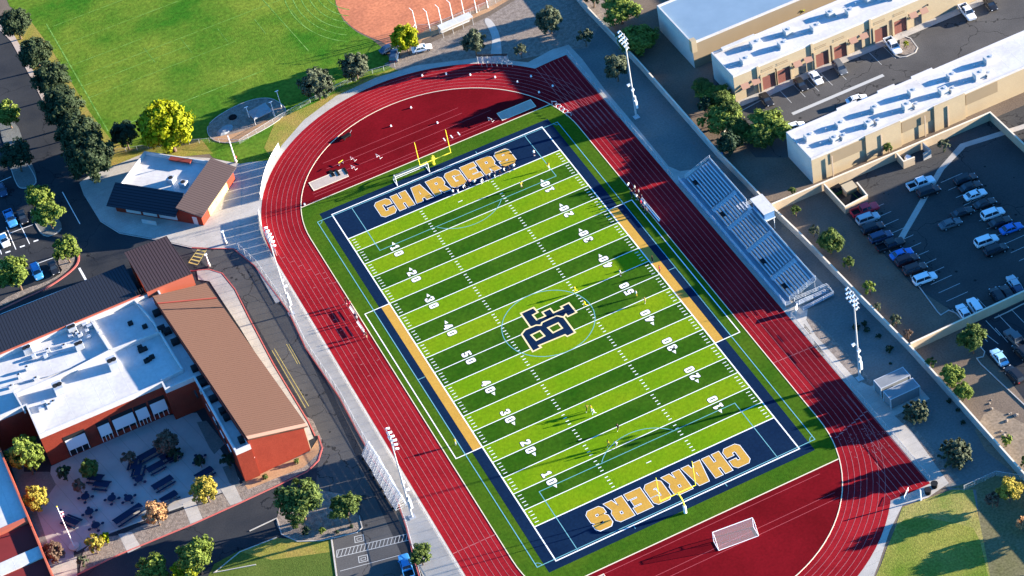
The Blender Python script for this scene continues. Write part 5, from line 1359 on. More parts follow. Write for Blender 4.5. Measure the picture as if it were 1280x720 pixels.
MC = {}
def pmesh(pose, part, m):
    k = (pose, part, m.name)
    if k not in MC:
        me = PB[pose][part].copy(); me.materials.append(m); MC[k] = me
    return MC[k]
PN = [0]
def person(px, py, face, pose, shirt, trs, label, group=None, z=0.06, sc_=1.0, xy=None):
    q = Vector((xy[0], xy[1], 0)) if xy else P(px, py, .0); PN[0] += 1; n = PN[0]
    t = bpy.data.objects.new('person', pmesh(pose, 'body', SKIN[n % 2])); COL.objects.link(t)
    t.location = (q.x, q.y, z); t.rotation_euler = (0, 0, R_(face)); t.scale = (sc_,)*3
    tag(t, label, 'person', group)
    for nm, m in (('shirt', CL[shirt]), ('trousers', CL[trs]), ('shoes', CL['white' if n % 3 else 'black']), ('hair', HAIR[n % 2]), ('nose_and_ears', SKIN[n % 2]), ('eyes', CL['black'])):
        c = bpy.data.objects.new(nm, pmesh(pose, nm, m)); COL.objects.link(c); c.parent = t
    return t
gP = 'players lined up below the top lettering'
LN = [((567,241),'white','navy','player in white at the left end of the line below the top lettering'),((573,238),'navy','white','player in navy second from the left in the top line'),
 ((580,234),'white','navy','player in white third from the left in the top line'),((584,231),'black','black','person in black beside the pink shirted one in the top line'),
 ((588,228),'pink','navy','person in a pink shirt in the line below the top lettering'),((594,229),'white','black','person in white just right of the pink shirted one'),
 ((602,227),'white','white','person all in white in the middle of the top line'),((609,223),'navy','navy','player all in navy right of the one all in white in the top line'),
 ((613,221),'white','navy','player in white above the hash marks in the top line'),((619,219),'navy','white','player in navy with white trousers right of the hash marks'),
 ((625,217),'black','navy','player in black shirt in the right part of the top line'),((631,214),'white','black','player in white near the last letter of the top lettering'),
 ((637,212),'navy','black','player in navy second from the right end of the top line'),((643,209),'white','navy','player in white at the right end of the top line')]
for i, ((x, y), a, b_, lab) in enumerate(LN): person(x, y+3, -100+(i*37) % 60, ('stand','hips','bend','walk')[i % 4], a, b_, lab, gP)
gS = 'players gathered by the right sideline bench'
SL = [((786,236),'white','black','person in white standing alone at the top of the right sideline group'),((794,239),'white','navy','person in white second from the top of the right sideline group'),
 ((790,246),'navy','navy','player in navy on the field side of the sideline group'),((799,244),'grey','black','person in grey beside the track edge in the sideline group'),
 ((796,250),'white','navy','player in white near the corner of the white coach box line'),((803,251),'navy','white','player in navy and white at the top end of the long white bench'),
 ((800,254),'black','black','person in black in the thick of the sideline group'),((802,258),'red','navy','player in a red shirt in the sideline group'),
 ((806,259),'white','white','person all in white beside the long white bench'),((805,264),'navy','black','player in navy low in the sideline group'),((809,267),'grey','navy','last player in grey at the bottom of the sideline group'),((793,243),'black','navy','person in black between the two upper white ones')]
for i, ((x, y), a, b_, lab) in enumerate(SL): person(x, y, 180+(i*53) % 120-60, ('hips','stand','walk','stand')[i % 4], a, b_, lab, gS)
for x, y, f, po, a, b_, lab in ((652,235,-60,'reach','gold','khaki','person in gold standing on the band below the top lettering right part'),(668,195,-90,'stand','white','navy','person in white standing in the top end zone corner'),
 (686,211,-120,'walk','gold','white','person in gold walking on the first line near the top right numbers'),(720,366,160,'run','yellow','yellow','player all in yellow at the upper edge of the centre circle'),
 (732,384,150,'run','yellow','yellow','player all in yellow just below the other yellow one by the circle'),(776,345,180,'stand','white','black','person in white beside the digit pair near the press box shade'),
 (796,371,170,'hips','white','gold','person in white at the right of the midfield number'),(807,379,190,'reach','gold','khaki','person in gold bending near the right hand forty'),
 (816,328,180,'stand','black','black','person in black on the gold strip inside the press box shade'),(825,340,170,'stand','red','black','person in a dark red shirt on the gold strip just below the shade'),
 (734,514,200,'walk','gold','black','player in gold at the left of the trio on the lower half'),(740,514,180,'reach','yellow','white','player in yellow in the middle of the trio on the lower half'),
 (743,519,160,'run','white','white','player all in white at the right of the trio on the lower half'),(773,538,200,'walk','black','black','person in black alone on the lower half of the field'),
 (761,558,180,'walk','gold','navy','player in gold at the left of the pair near the lower hash marks'),(771,559,200,'run','white','grey','player in white at the right of the pair near the lower hash marks')):
    person(x, y, f, po, a, b_, lab)
gL = 'runners beside the white benches on the left'
for i, (x, y, a, b_, lab) in enumerate(((433,380,'black','navy','person in black at the upper white bench on the left'),(437,384,'red','black','person in red beside the upper white bench'),(445,399,'navy','grey','person in navy between the two white benches'),
    (447,402,'grey','black','person in grey between the two white benches'),(456,419,'grey','navy','person in grey just below the lower white bench'),(459,423,'black','khaki','person in black and khaki farthest below the lower white bench'),(570,556,'yellow','white','person in yellow alone on the green verge at the lower left'))):
    person(x, y, 30*i, ('stand','bend','hips')[i % 3], a, b_, lab, gL if i < 6 else None)
person(296,202,-90,'stand','red','black','person in red at the foot of the white lamp post', z=.1)
person(300,556,0,'stand','navy','black','x') if 0 else None

# ================================================================== FIELD EQUIPMENT
M['goal_yellow'] = mat('goal_yellow', (.85,.72,.04), .45)
def goalpost(t_, label):
    t = thing('goal_post', label, 'goal post', (0, 57.2*t_, .05), 0 if t_ > 0 else math.pi, 'yellow football goal posts')
    b = MB(); pts = [(0,0,0),(0,0,1.9),(0,-.25,2.6),(0,-1.0,3.0),(0,-2.2,3.05)]
    for a, c in zip(pts[:-1], pts[1:]): b.tube(a, c, .13, seg=10)
    b.build('gooseneck', M['goal_yellow'], t)
    b = MB(); b.tube((-3.56,-2.2,3.05),(3.56,-2.2,3.05),.10,seg=8); b.build('crossbar', M['goal_yellow'], t)
    for s in (-1, 1): b = MB(); b.tube((s*3.56,-2.2,3.0),(s*3.56,-2.2,9.3),.09,.07,seg=8); b.build('upright', M['goal_yellow'], t)
    b = MB(); b.tube((0,0,0),(0,0,1.8),.30,seg=12); b.build('base_pad', M['yellow'] if t_ > 0 else CL['white'], t)
goalpost(1, 'yellow goal post behind the upper end zone lettering'); goalpost(-1, 'yellow goal post in front of the lower end zone lettering')
def soccer_goal(c, rot, label):
    t = thing('soccer_goal', label, 'soccer goal', (c[0], c[1], .05), rot, 'white soccer goals')
    W_, H_, D = 3.75, 2.44, 2.3
    b = MB(); b.tube((-W_,0,0),(-W_,0,H_),.07,seg=8); b.tube((W_,0,0),(W_,0,H_),.07,seg=8); b.tube((-W_,0,H_),(W_,0,H_),.07,seg=8)
    b.build('goal_frame', M['white'], t)
    b = MB()
    for s in (-1, 1): b.tube((s*W_,0,.04),(s*W_,-D,.04),.06,seg=6); b.tube((s*W_,-D,.04),(s*W_,-.75,H_),.05,seg=6); b.tube((s*W_,-.75,H_),(s*W_,0,H_),.05,seg=6)
    b.tube((-W_,-D,.04),(W_,-D,.04),.06,seg=6); b.build('back_frame', M['white'], t)
    n = MB()
    n.add([(-W_,-D,.05),(W_,-D,.05),(W_,-.75,H_),(-W_,-.75,H_),(-W_,0,H_),(W_,0,H_)], [(0,1,2,3),(3,2,5,4)])
    for s in (-1, 1): n.add([(s*W_,0,0),(s*W_,-D,.05),(s*W_,-.75,H_),(s*W_,0,H_)], [(0,1,2,3)])
    n.build('net', M['netting'], t)
soccer_goal((-5.5, 55.3), math.pi, 'white soccer goal standing beside the upper goal post')
ga, gb = P(890.7,665.7,2.44), P(940,647.5,2.44); mid = (ga+gb)/2
soccer_goal((mid.x, mid.y), math.atan2(gb.y-ga.y, gb.x-ga.x), 'white soccer goal standing on the lower red zone')
def bench(x, y, L_, rot, label, group=None):
    t = thing('team_bench', label, 'bench', (x, y, .05), rot, group)
    b = MB(); b.box(-.15,-L_/2,.40,.15,L_/2,.45); b.build('seat', M['white'], t)
    b = MB(); b.box(.20,-L_/2,.62,.24,L_/2,.86); b.build('backrest', M['white'], t)
    for k in range(max(2, int(L_/2.2))+1):
        y_ = -L_/2+.2+(L_-.4)*k/max(2, int(L_/2.2)); b = MB(); b.tube((0,y_,0),(0,y_,.42),.03,seg=5); b.tube((0,y_,.3),(.22,y_,.8),.025,seg=5); b.build('leg', M['alum'], t)
bench(31.35, 17.6, 8.2, 0, 'long white bench along the right sideline below the group')
bench(*P2(441.5,391.5), 3.2, R_(2), 'upper white bench on the inner track edge at the left', 'white benches at the left')
bench(*P2(451,410.5), 3.4, R_(2), 'lower white bench on the inner track edge at the left', 'white benches at the left')
def hurdle(x, y, rot, m, label, group):
    t = thing('hurdle', label, 'hurdle', (x, y, .05), rot, group)
    b = MB(); b.box(-.02,-.6,.84,.02,.6,.95); b.build('bar', m, t)
    for s in (-1, 1): b = MB(); b.tube((0,s*.52,0),(0,s*.52,.88),.03,seg=5); b.tube((0,s*.52,.03),(.7,s*.52,.03),.03,seg=5); b.build('leg', M['alum'], t)
for i, (x, y) in enumerate(((693,131),(698,134.5),(702,138),(706.5,141),(711,145))):
    hurdle(*P2(x, y), .9, M['white'], ('white hurdle at the top end of the row on the inner track edge','second white hurdle in the row at the top right of the field','middle white hurdle in the row at the top right of the field','fourth white hurdle in the row at the top right of the field','white hurdle at the lower end of the row on the inner track edge')[i], 'hurdles at the top right of the field')
hurdle(*P2(442,212), .4, M['white'], 'white hurdle near the left sand pit', 'hurdles near the left sand pit'); hurdle(*P2(427,206), 1.9, M['goal_yellow'], 'yellow hurdle near the left sand pit', 'hurdles near the left sand pit')
hurdle(*P2(441,201), .4, CL['pink'], 'pink barred hurdle near the left sand pit', 'hurdles near the left sand pit'); hurdle(*P2(473,198), .4, M['white'], 'white hurdle farther right of the left sand pit', 'hurdles near the left sand pit')
hurdle(*P2(613,152), .4, M['white'], 'white hurdle near the right sand pit on the red zone', 'hurdles near the left sand pit')
M['cone'] = mat('cone', (.75,.45,.38), .6)
for i, (x, y, lab) in enumerate(((528,95,'first white lane marker box on the top bend'),(558,93,'second lane marker box on the top bend'),(588,94,'third lane marker box on the top bend in shade'),(619,97,'fourth lane marker box on the top bend'),
     (664,96,'lane marker box nearest the top chute'),(647,103,'lane marker box left of the chute one'),(691,108,'lane marker box lower beside the top chute'),(674,116,'lane marker box near the inner kerb at the top bend'),
     (514,135,'small marker on the upper red zone, left of the hurdle'),(489,158,'low white marker on the upper red zone'),(547,154,'white marker box in the middle of the upper red zone'),(381,256,'white marker at the left corner of the red zone'))):
    x_, y_ = P2(x, y); b = MB(); s = .19
    b.add([(x_-s,y_-s,.05),(x_+s,y_-s,.05),(x_+s,y_+s,.05),(x_-s,y_+s,.05),(x_-s*.6,y_-s*.6,.42),(x_+s*.6,y_-s*.6,.42),(x_+s*.6,y_+s*.6,.42),(x_-s*.6,y_+s*.6,.42)], [(3,2,1,0),(4,5,6,7),(0,1,5,4),(1,2,6,5),(2,3,7,6),(3,0,4,7)])
    tag(b.build('marker_box', M['white']), lab, 'marker', 'marker boxes on the top bend')
for x, y, w_, lab in ((415,217,.7,'dark rubber mat across the left sand pit, left one'),(422,216,.5,'dark rubber mat across the left sand pit, right one'),(432,214,.5,'grey mat at the right end of the left sand pit')):
    x_, y_ = P2(x, y); b = MB(); b.box(x_-w_/2,y_-1.2,.08,x_+w_/2,y_+1.2,.16); tag(b.build('rubber_mat', M['rubber'], bevel=.02), lab, 'mat', 'mats on the left sand pit')
x_, y_ = P2(433,172); t = thing('starting_block_cart', 'black low cart on the edge of the upper red zone', 'cart', (x_, y_, .05), .3)
b = MB(); b.box(-1.1,-.5,.25,1.1,.5,.55); b.build('tray', M['rubber'], t, bevel=.05)
for sx in (-1,1):
    for sy in (-1,1): b = MB(); b.tube((sx*.8,sy*.45,.18),(sx*.8,sy*.55,.18),.18,seg=10); b.build('wheel', M['rubber'], t)
b = MB(); b.tube((1.1,0,.4),(1.7,0,.95),.03,seg=5); b.build('handle', M['alum'], t)
# ================================================================== SMALL BUILT THINGS
# windscreen banners on the fence at the left bend
M['banner'] = mat('banner', (.74,.74,.73), .8)
def banner_fence(pts, label, n):
    c = P2(*pts[len(pts)//2]); t = thing('banner_fence', label, 'fence', (c[0], c[1], .02), 0, 'banner fences at the left bend')
    q = [Vector(P2(*p)) for p in smoothpoly(pts, 2, False)]
    L_ = [0]
    for a, b_ in zip(q[:-1], q[1:]): L_.append(L_[-1]+(b_-a).length)
    def at(s):
        s = max(0, min(L_[-1]-1e-4, s))
        for i in range(len(q)-1):
            if L_[i+1] > s: return q[i].lerp(q[i+1], (s-L_[i])/(L_[i+1]-L_[i]))
        return q[-1]
    step = L_[-1]/n
    for k in range(n):
        a, c2_ = at(k*step+.12), at((k+1)*step-.12); b = MB(); b.path([a, c2_], .03, .12, 1.7); rel(b.build('banner', M['banner'], t), t)
    for k in range(n+1):
        p = at(k*step); b = MB(); b.tube((p.x,p.y,0),(p.x,p.y,1.8),.04,seg=6); rel(b.build('post', M['galv'], t), t)
banner_fence([(350,186),(340,202),(331,225),(327,250)], 'upper run of white banners on the fence at the left bend', 6)
banner_fence([(325,268),(327,285),(334,302),(346,320)], 'lower run of white banners on the fence at the left bend', 6)
t = thing('school_fence', 'tall chain link fence between the school road and the left walkway', 'fence', (-44.6,10,0))
M['mesh_thin'] = meshmat('mesh_thin', (.25,.26,.27), .12)
chain(t, [Vector(P2(*p)) for p in ((300,314),(322,334),(347,369),(364,392),(385,436),(427,498),(449,539),(470,575))], 2.2, m=M['mesh_thin'], pr=.04)
t = thing('walkway_fence', 'chain link fence along the lower end of the left walkway beside the hatched bay', 'fence', (-43.7,-35,0))
chain(t, [Vector(P2(*p)) for p in ((500,632),(510,661),(521,702),(532,742))], 1.5, m=M['mesh_thin'])
t = thing('field_fence', 'low fence along the bottom of the practice field', 'fence', (-35,95,0))
chain(t, [Vector(P2(*p)) for p in ((130,194),(200,184),(262,178),(300,180),(352,148),(400,122),(452,96),(494,84))], 1.2, m=M['mesh_thin'])
# steel gate where the curved path meets the track
t = thing('entry_gate', 'row of grey steel turnstile gates where the curved path meets the track', 'gate', (25,81.5,.03))
ga_, gb_ = Vector(P2(598,80)), Vector(P2(636,79))
for k in range(7):
    p = ga_.lerp(gb_, k/6); b = MB(); b.tube((p.x,p.y,0),(p.x,p.y,2.3),.07,seg=6); b.tube((p.x,p.y,1.0),(p.x+.2,p.y-1.6,1.0),.04,seg=5); b.tube((p.x+.2,p.y-1.6,0),(p.x+.2,p.y-1.6,1.0),.05,seg=5); rel(b.build('post', M['galv'], t), t)
for k in range(6):
    p = ga_.lerp(gb_, (k+.2)/6); q_ = ga_.lerp(gb_, (k+.8)/6); b = MB(); b.path([p, q_], .08, .2, 1.9); rel(b.build('gate_panel', M['galv'], t), t)
b = MB(); b.path([ga_, gb_], .45, 2.3, 2.5); rel(b.build('beam', M['dark'], t), t)
# softball fence posts and dugout
for i, (bx, by, tx, ty) in enumerate(((521,38,515,16),(538,39,530,10),(553,34,547,3),(567,28,562,-2),(581,22,576,-6),(596,16,591,-12),(610,10,606,-16))):
    x_, y_ = P2(bx, by); t = thing('net_post', ('white net post farthest left behind the orange infield','second net post from the left behind the infield','third net post from the left behind the infield','fourth net post from the left behind the infield','fifth net post from the left behind the infield','sixth net post behind the infield','net post farthest right behind the infield')[i], 'post', (x_, y_, 0), 0, 'net posts behind the infield')
    b = MB(); b.tube((0,0,0),(0,0,5.6),.10,.08,seg=7); b.build('shaft', M['white'], t)
    b = MB(); b.tube((0,0,5.5),(-.3,1.0,5.9),.06,seg=5); b.build('top_arm', M['white'], t)
t = thing('backstop_fence', 'chain link fence running behind the orange infield', 'fence', (15,100,0))
chain(t, [Vector(P2(*p)) for p in ((500,66),(521,38),(538,39),(567,28),(610,10),(650,-12))], 1.8, m=M['mesh_thin'])
t = thing('dugout', 'pale flat dugout roof beside the path behind the infield', 'dugout', (*P2(571,37),0), .04)
b = MB(); b.box(-4.0,-1.1,2.3,4.0,1.1,2.42); b.build('roof', M['roof_white'], t)
b = MB(); b.box(-3.9,.95,0,3.9,1.05,2.3); b.build('back_wall', M['wall_grey'], t)
b = MB(); b.box(-3.5,.4,.4,3.5,.75,.46); b.build('seat', M['alum'], t)
for x in (-3.8,-1.3,1.3,3.8): b = MB(); b.tube((x,-1,0),(x,-1,2.3),.05,seg=6); b.build('post', M['galv'], t)
# pitching area: oval of dirt with canopy and covered mound
sheet('bullpen_dirt', smoothpoly(PL([(257,160),(270,146),(305,127),(336,121),(354,131),(359,139),(348,152),(312,172),(290,180),(264,176)]), 2), .026, M['gravel'])
sheet('bullpen_edge', smoothpoly(PL([(264,172),(300,166),(335,150),(352,136),(359,140),(348,152),(312,172),(290,180),(268,178)]), 2), .030, M['warning'])
kerbline(smoothpoly(PL([(257,160),(270,146),(305,127),(336,121),(354,131),(359,139),(348,152),(312,172),(290,180),(264,176)]), 2), w=.12)
M['tarp'] = mat('tarp', (.27,.29,.31), .7, (.20,.22,.24), 1, .5)
cx_, cy_ = P2(326,146); t = thing('shade_canopy', 'grey peaked canopy on the dirt oval below the practice field', 'canopy', (cx_, cy_, .03), .2); t.scale = (.78,.78,.8)
b = MB(); hs_ = [(-3,-2.2,2.1),(2.8,-2.6,1.9),(3.2,1.9,2.1),(-2.6,2.3,2.0)]; b.add(hs_+[(0,0,3.2)], [(0,1,4),(1,2,4),(2,3,4),(3,0,4)]); b.add([(x,y,z-.25) for x,y,z in hs_]+hs_, [(0,1,5,4),(1,2,6,5),(2,3,7,6),(3,0,4,7)]); b.build('canopy_roof', M['tarp'], t)
for x, y, z_ in hs_: b = MB(); b.tube((x,y,0),(x,y,z_),.05,seg=6); b.build('leg', M['white'], t)
cx_, cy_ = P2(281,163); b = MB(); n_ = 12
b.add([(2.6*math.cos(2*math.pi*i/n_), 1.6*math.sin(2*math.pi*i/n_), 0) for i in range(n_)]+[(1.7*math.cos(2*math.pi*i/n_), 1.0*math.sin(2*math.pi*i/n_), .45+.1*(i % 2)) for i in range(n_)]+[(0,0,.7)], [(i,(i+1)%n_,n_+(i+1)%n_,n_+i) for i in range(n_)]+[(n_+i,n_+(i+1)%n_,2*n_) for i in range(n_)])
o = b.build('covered_mound', M['tarp']); o.location = (cx_, cy_, .03); o.rotation_euler = (0,0,.4); o.scale = (.85,.85,1); tag(o, 'low mound under a grey tarp at the left end of the dirt oval', 'tarp')
cx_, cy_ = P2(291,147); b = MB(); b.tube((0,0,0),(0,0,.22),.95,.9,seg=18); o = b.build('round_mat', M['rubber']); o.location = (cx_, cy_, .035); tag(o, 'black round mat on the dirt oval', 'mat')
for bx, by, h_, lab in ((344,146,4.2,'white leaning post right of the grey canopy'),(312,147,3.0,'short white post left of the grey canopy'),(352,134,4.6,'thin post at the right tip of the dirt oval')):
    x_, y_ = P2(bx, by); t = thing('pole', lab, 'post', (x_, y_, .03), 0, 'posts on the dirt oval'); b = MB(); b.tube((0,0,0),(-.1,0,h_),.08,.06,seg=7); b.build('shaft', M['white'], t); b = MB(); b.box(-.5,-.08,h_-.05,.3,.08,h_+.06); b.build('top_plate', M['white'], t)
# lamp posts
def lamp(px, py, h_, label, arm=.9, z=.1):
    x_, y_ = P2(px, py); t = thing('lamp_post', label, 'lamp post', (x_, y_, z), 0, 'white lamp posts')
    b = MB(); b.tube((0,0,0),(0,0,h_),.16,.10,seg=8); b.build('pole', M['white'], t)
    b = MB(); b.box(-arm,-.16,h_-.04,arm,.16,h_+.14); b.build('lamp_head', M['lamp_face'], t)
    b = MB(); b.tube((0,0,0),(0,0,.7),.30,seg=10); b.build('base', M['curb'], t)
lamp(295,203,7.2,'white lamp post at the corner of the small red building', .12); lamp(283,305,3.4,'short white lamp post on the plaza near the kerb', .3); lamp(262,333,3.2,'short white lamp post beside the striped crosswalk', .3)
lamp(97,313,3.5,'white lamp post at the tip of the red kerbed island', .25, .1)
# flagpole
x_, y_ = P2(93,684); t = thing('flagpole', 'tall white flagpole with limp flag in the lower left of the courtyard', 'flagpole', (x_, y_, .05))
b = MB(); b.tube((0,0,0),(0,0,11.2),.11,.06,seg=8); b.build('pole', M['white'], t)
b = MB(); b.tube((0,0,11.2),(0,0,11.4),.12,seg=8); b.build('finial', M['yellow'], t)
b = MB()
cols = []
for k in range(9):
    z0 = 10.6-k*.26; w0 = .62-.03*abs(k-3)
    b.add([(.08,0,z0),(.08+w0*.5,.14*math.sin(k),z0-.1),(.08+w0,-.08*math.cos(k),z0-.22),(.08+w0,-.08*math.cos(k),z0-.48),(.08+w0*.5,.14*math.sin(k),z0-.36),(.08,0,z0-.26)], [(0,1,4,5),(1,2,3,4)], 2 if k < 3 else k % 2)
b.build('flag', [CL['red'], CL['white'], CL['navy']], t)
b = MB(); b.tube((0,0,0),(0,0,.35),1.0,seg=16); b.build('base', M['curb'], t)
# tipped portable bleachers
def bleacher(y, label):
    t = thing('portable_bleacher', label, 'bleacher', (-43.6, y, .03), R_(2), 'portable bleachers stacked along the walkway')
    for k in range(9):
        z0 = .30+k*.34; x0 = -1.0+k*.20
        b = MB(); b.box(x0,-2.65,z0,x0+.14,2.65,z0+.27); b.build('plank', M['galv'], t)
    for k in range(5):
        z0 = .5+k*.60; x1 = 1.15-k*.10
        b = MB(); b.box(x1,-2.65,z0,x1+.30,2.65,z0+.05); b.build('seat_plank', M['bench'], t)
    for s in (-2.3, -.8, .8, 2.3):
        b = MB(); b.tube((-.95,s,.1),(.95,s,3.3),.05,seg=5); b.tube((-.95,s,.1),(1.25,s,.1),.05,seg=5); b.tube((1.25,s,.1),(.95,s,3.3),.05,seg=5)
        for k in range(4): b.tube((-.6+k*.4,s,.7+k*.66),(1.2-k*.05,s,.7+k*.66),.035,seg=5)
        b.build('frame', M['alum'], t)
    for s in (-1.7, 1.7): b = MB(); b.tube((-1.15,s-.08,.3),(-1.15,s+.08,.3),.3,seg=10); b.build('wheel', M['rubber'], t)
for y, lab in ((-15.2,'portable bleacher at the top end of the silver stack'),(-20.7,'middle portable bleacher of the silver stack'),(-26.2,'portable bleacher at the bottom end of the silver stack')): bleacher(y, lab)
# courtyard tables
M['table_blue'] = mat('table_blue', (.03,.07,.16), .6)
def table(px, py, L_, rot, label):
    x_, y_ = P2(px, py); t = thing('picnic_table', label, 'picnic table', (x_, y_, .05), R_(rot), 'rectangular dark tables in the courtyard'); t.scale = (1.0,1.35,1.05)
    b = MB(); b.box(-L_/2,-.45,.72,L_/2,.45,.77); b.build('table_top', M['table_blue'], t, bevel=.02)
    for s in (-1, 1): b = MB(); b.box(-L_/2,min(s*.65,s*.95),.42,L_/2,max(s*.65,s*.95),.46); b.build('bench_seat', M['table_blue'], t)
    for s in (-1, 1): b = MB(); b.tube((s*L_*.35,-.85,.02),(s*L_*.35,.0,.72),.04,seg=5); b.tube((s*L_*.35,.85,.02),(s*L_*.35,0,.72),.04,seg=5); b.tube((s*L_*.35,-.85,.40),(s*L_*.35,.85,.40),.03,seg=5); b.build('leg', M['dark'], t)
def rtable(px, py, label):
    x_, y_ = P2(px, py); t = thing('round_table', label, 'round table', (x_, y_, .05), px, 'round dark tables in the courtyard'); t.scale = (1.35,1.35,1.05)
    b = MB(); b.tube((0,0,.72),(0,0,.77),.62,seg=16); b.build('table_top', M['table_blue'], t)
    for k in range(4): a = k*math.pi/2; b = MB(); b.tube((math.cos(a)*.98,math.sin(a)*.98,.42),(math.cos(a)*.98,math.sin(a)*.98,.47),.24,seg=12); b.tube((0,0,.15),(math.cos(a)*.98,math.sin(a)*.98,.42),.04,seg=5); b.build('seat', M['table_blue'], t)
    b = MB(); b.tube((0,0,0),(0,0,.72),.07,seg=8); b.build('pedestal', M['dark'], t)
for x, y, L_, r, lab in ((187.5,571,4.4,8,'long dark table nearest the wall below the sun screens'),(211,573,3.0,8,'dark table left of the pair near the inner court corner'),(218,572,3.0,8,'dark table right of the pair near the inner court corner'),(196,587,3.4,8,'dark table just below the long one near the wall'),
    (169,583,2.8,60,'upper dark table of the block at the middle of the court'),(174,591,2.8,60,'lower dark table of the block at the middle of the court'),(120,601,3.0,-40,'dark table left of the pair beside the thin brown tree'),(128,609,3.2,-40,'dark table right of the pair beside the thin brown tree'),
    (205,607,4.2,10,'dark table in the right half of the court'),(213,625,3.4,10,'dark table near the pale orange tree'),(257,595,3.6,10,'dark table near the end of the long wing'),(90,654,3.6,-55,'dark table beside the flagpole'),(162,646,6.0,14,'very long blue table beside the pale orange tree')): table(x, y, L_, r, lab)
for x, y, lab in ((175,602,'round table below the middle block of dark tables'),(108,624,'round table beside the thin brown tree'),(141,626,'round table in the open middle of the court, left of two'),(162,626,'round table in the open middle of the court, right of two'),(113,643,'round table between the flagpole and the middle ones'),(121,660,'round table nearest the yellow shrubs'),(250,576,'round table under the inner corner near the long wing')): rtable(x, y, lab)
# chute corner bins and gate
for x, y, lab in ((1168,609,'black waste barrel at the corner of the lower chute, nearer the wall'),(1160,617,'black waste barrel in front of the other at the chute corner')):
    x_, y_ = P2(x, y); t = thing('waste_barrel', lab, 'waste bin', (x_, y_, .03), 0, 'black barrels at the chute corner')
    b = MB(); b.tube((0,0,0),(0,0,1.0),.50,.62,seg=16,cap=True); b.build('barrel', M['rubber'], t); b = MB(); b.tube((0,0,1.0),(0,0,1.06),.66,.64,seg=16); b.build('rim', M['dark'], t)
t = thing('track_gate', 'white open gate panel at the end of the lower chute', 'gate', (*P2(1133,619),.03), .7); t.scale = (.7,.7,.7)
b = MB(); b.tube((-1.6,0,0),(-1.6,0,1.3),.05,seg=6); b.tube((1.6,0,0),(1.6,0,1.3),.05,seg=6); b.tube((-1.6,0,1.25),(1.6,0,1.25),.05,seg=6); b.tube((-1.6,0,.1),(1.6,0,.1),.05,seg=6); b.build('gate_frame', M['white'], t)
b = MB(); b.path([(-1.55,0),(1.55,0)], .02, .12, 1.22); b.build('gate_mesh', M['mesh'], t)
x_, y_ = P2(1151,625); t = thing('gate_post', 'white post beside the black barrels', 'post', (x_, y_, .03)); b = MB(); b.tube((0,0,0),(0,0,2.6),.12,seg=8); b.build('shaft', M['white'], t); b = MB(); b.box(-.2,-.2,0,.2,.2,.1); b.build('base_plate', M['galv'], t)
# long dark drag marks / items on the strip by the wall
x_, y_ = P2(1003,396); t = thing('stand_sign', 'white leaning sign frame at the end of the grandstand ramp', 'sign', (*P2(996,389),.03), .8)
b = MB(); b.box(-.6,-.03,.2,.6,.03,1.5); b.build('panel', M['white'], t); b = MB(); b.tube((-.6,0,0),(-.6,0,1.6),.04,seg=5); b.tube((.6,0,0),(.6,0,1.6),.04,seg=5); b.build('frame', M['alum'], t)
for i, (x, y) in enumerate(((1009,414),(1022,436),(1026,441))):
    t = thing('bike_rack', ('dark barrier on the walkway nearest the grandstand ramp','dark barrier on the walkway, middle one','dark barrier on the walkway farthest from the grandstand')[i], 'barrier', (*P2(x, y),.03), R_(90), 'barriers on the right walkway')
    b = MB(); b.tube((-1.1,0,1.0),(1.1,0,1.0),.04,seg=5); b.tube((-1.1,0,.2),(1.1,0,.2),.03,seg=5)
    for k in range(9): b.tube((-1.1+k*.275,0,.2),(-1.1+k*.275,0,1.0),.02,seg=4)
    b.build('rails', M['dark'], t)
    for s in (-1, 1): b = MB(); b.tube((s*1.0,-.3,0),(s*1.0,0,.25),.03,seg=4); b.tube((s*1.0,.3,0),(s*1.0,0,.25),.03,seg=4); b.build('foot', M['dark'], t)
x_, y_ = P2(902,196); b = MB(); b.tube((0,0,0),(0,0,.9),.35,.38,seg=12); o = b.build('blue_barrel', paint('barrel_blue', (.02,.10,.55))); o.location = (x_, y_, 0); tag(o, 'bright blue barrel beside the wall behind the upper end of the grandstand', 'barrel')
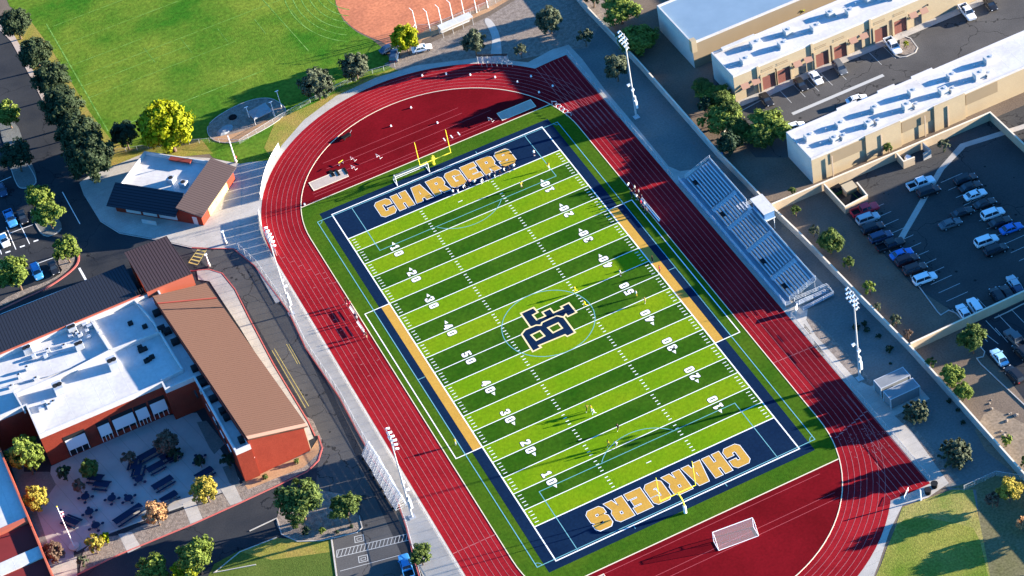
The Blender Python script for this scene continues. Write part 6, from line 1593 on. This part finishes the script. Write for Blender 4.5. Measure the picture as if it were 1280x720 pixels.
for i, (x, y, r) in enumerate(((1070,408,1.2),(1080,404,1.0),(1098,420,.9),(1112,436,1.4),(1083,412,1.0),(1186,501,.9),(1197,512,.7),(1204,528,.9),(1113,454,.5))):
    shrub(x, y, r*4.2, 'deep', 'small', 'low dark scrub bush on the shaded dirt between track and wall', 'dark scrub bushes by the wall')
# ================================================================== LIGHT, SKY, CAMERA
SUN_EL, SUN_AZ = 10.5, -12.2        # degrees; azimuth of the sun measured from +X towards +Y
w = bpy.data.worlds.new('World'); SC.world = w; w.use_nodes = True
nt = w.node_tree; bg = nt.nodes['Background']
sk = nt.nodes.new('ShaderNodeTexSky'); sk.sky_type = 'NISHITA'; sk.sun_disc = False
sk.sun_elevation = R_(SUN_EL); sk.sun_rotation = R_(90-SUN_AZ); sk.altitude = 1200; sk.dust_density = .2; sk.ozone_density = 3.5
tn = nt.nodes.new('ShaderNodeMix'); tn.data_type = 'RGBA'; tn.blend_type = 'MULTIPLY'; tn.inputs['Factor'].default_value = 1
tn.inputs[7].default_value = (.36, .82, 1.08, 1)      # clear, deep blue desert sky
nt.links.new(sk.outputs[0], tn.inputs[6]); nt.links.new(tn.outputs[2], bg.inputs['Color']); bg.inputs['Strength'].default_value = .085
sl_ = bpy.data.lights.new('sun', 'SUN'); sl_.energy = 5; sl_.angle = R_(.5); sl_.color = (1, .87, .70)
so = bpy.data.objects.new('sun', sl_); COL.objects.link(so)
d = Vector((math.cos(R_(SUN_AZ))*math.cos(R_(SUN_EL)), math.sin(R_(SUN_AZ))*math.cos(R_(SUN_EL)), math.sin(R_(SUN_EL))))
so.rotation_euler = d.to_track_quat('Z', 'Y').to_euler(); so.location = (60, -20, 90)
cam = bpy.data.cameras.new('camera'); cam.sensor_width = 36; cam.lens = FOC/1280*36; cam.clip_end = 5000; cam.clip_start = 1
co = bpy.data.objects.new('camera', cam); COL.objects.link(co)
co.matrix_world = Matrix.Translation(CAM) @ CR.to_4x4()
SC.camera = co
SC.view_settings.view_transform = 'Standard'; SC.view_settings.look = 'None'; SC.view_settings.exposure = 2.55; SC.view_settings.gamma = 1
SC.view_settings.use_curve_mapping = False
SC.cycles.diffuse_bounces = 2
SC.render.resolution_x = 1024; SC.render.resolution_y = 576
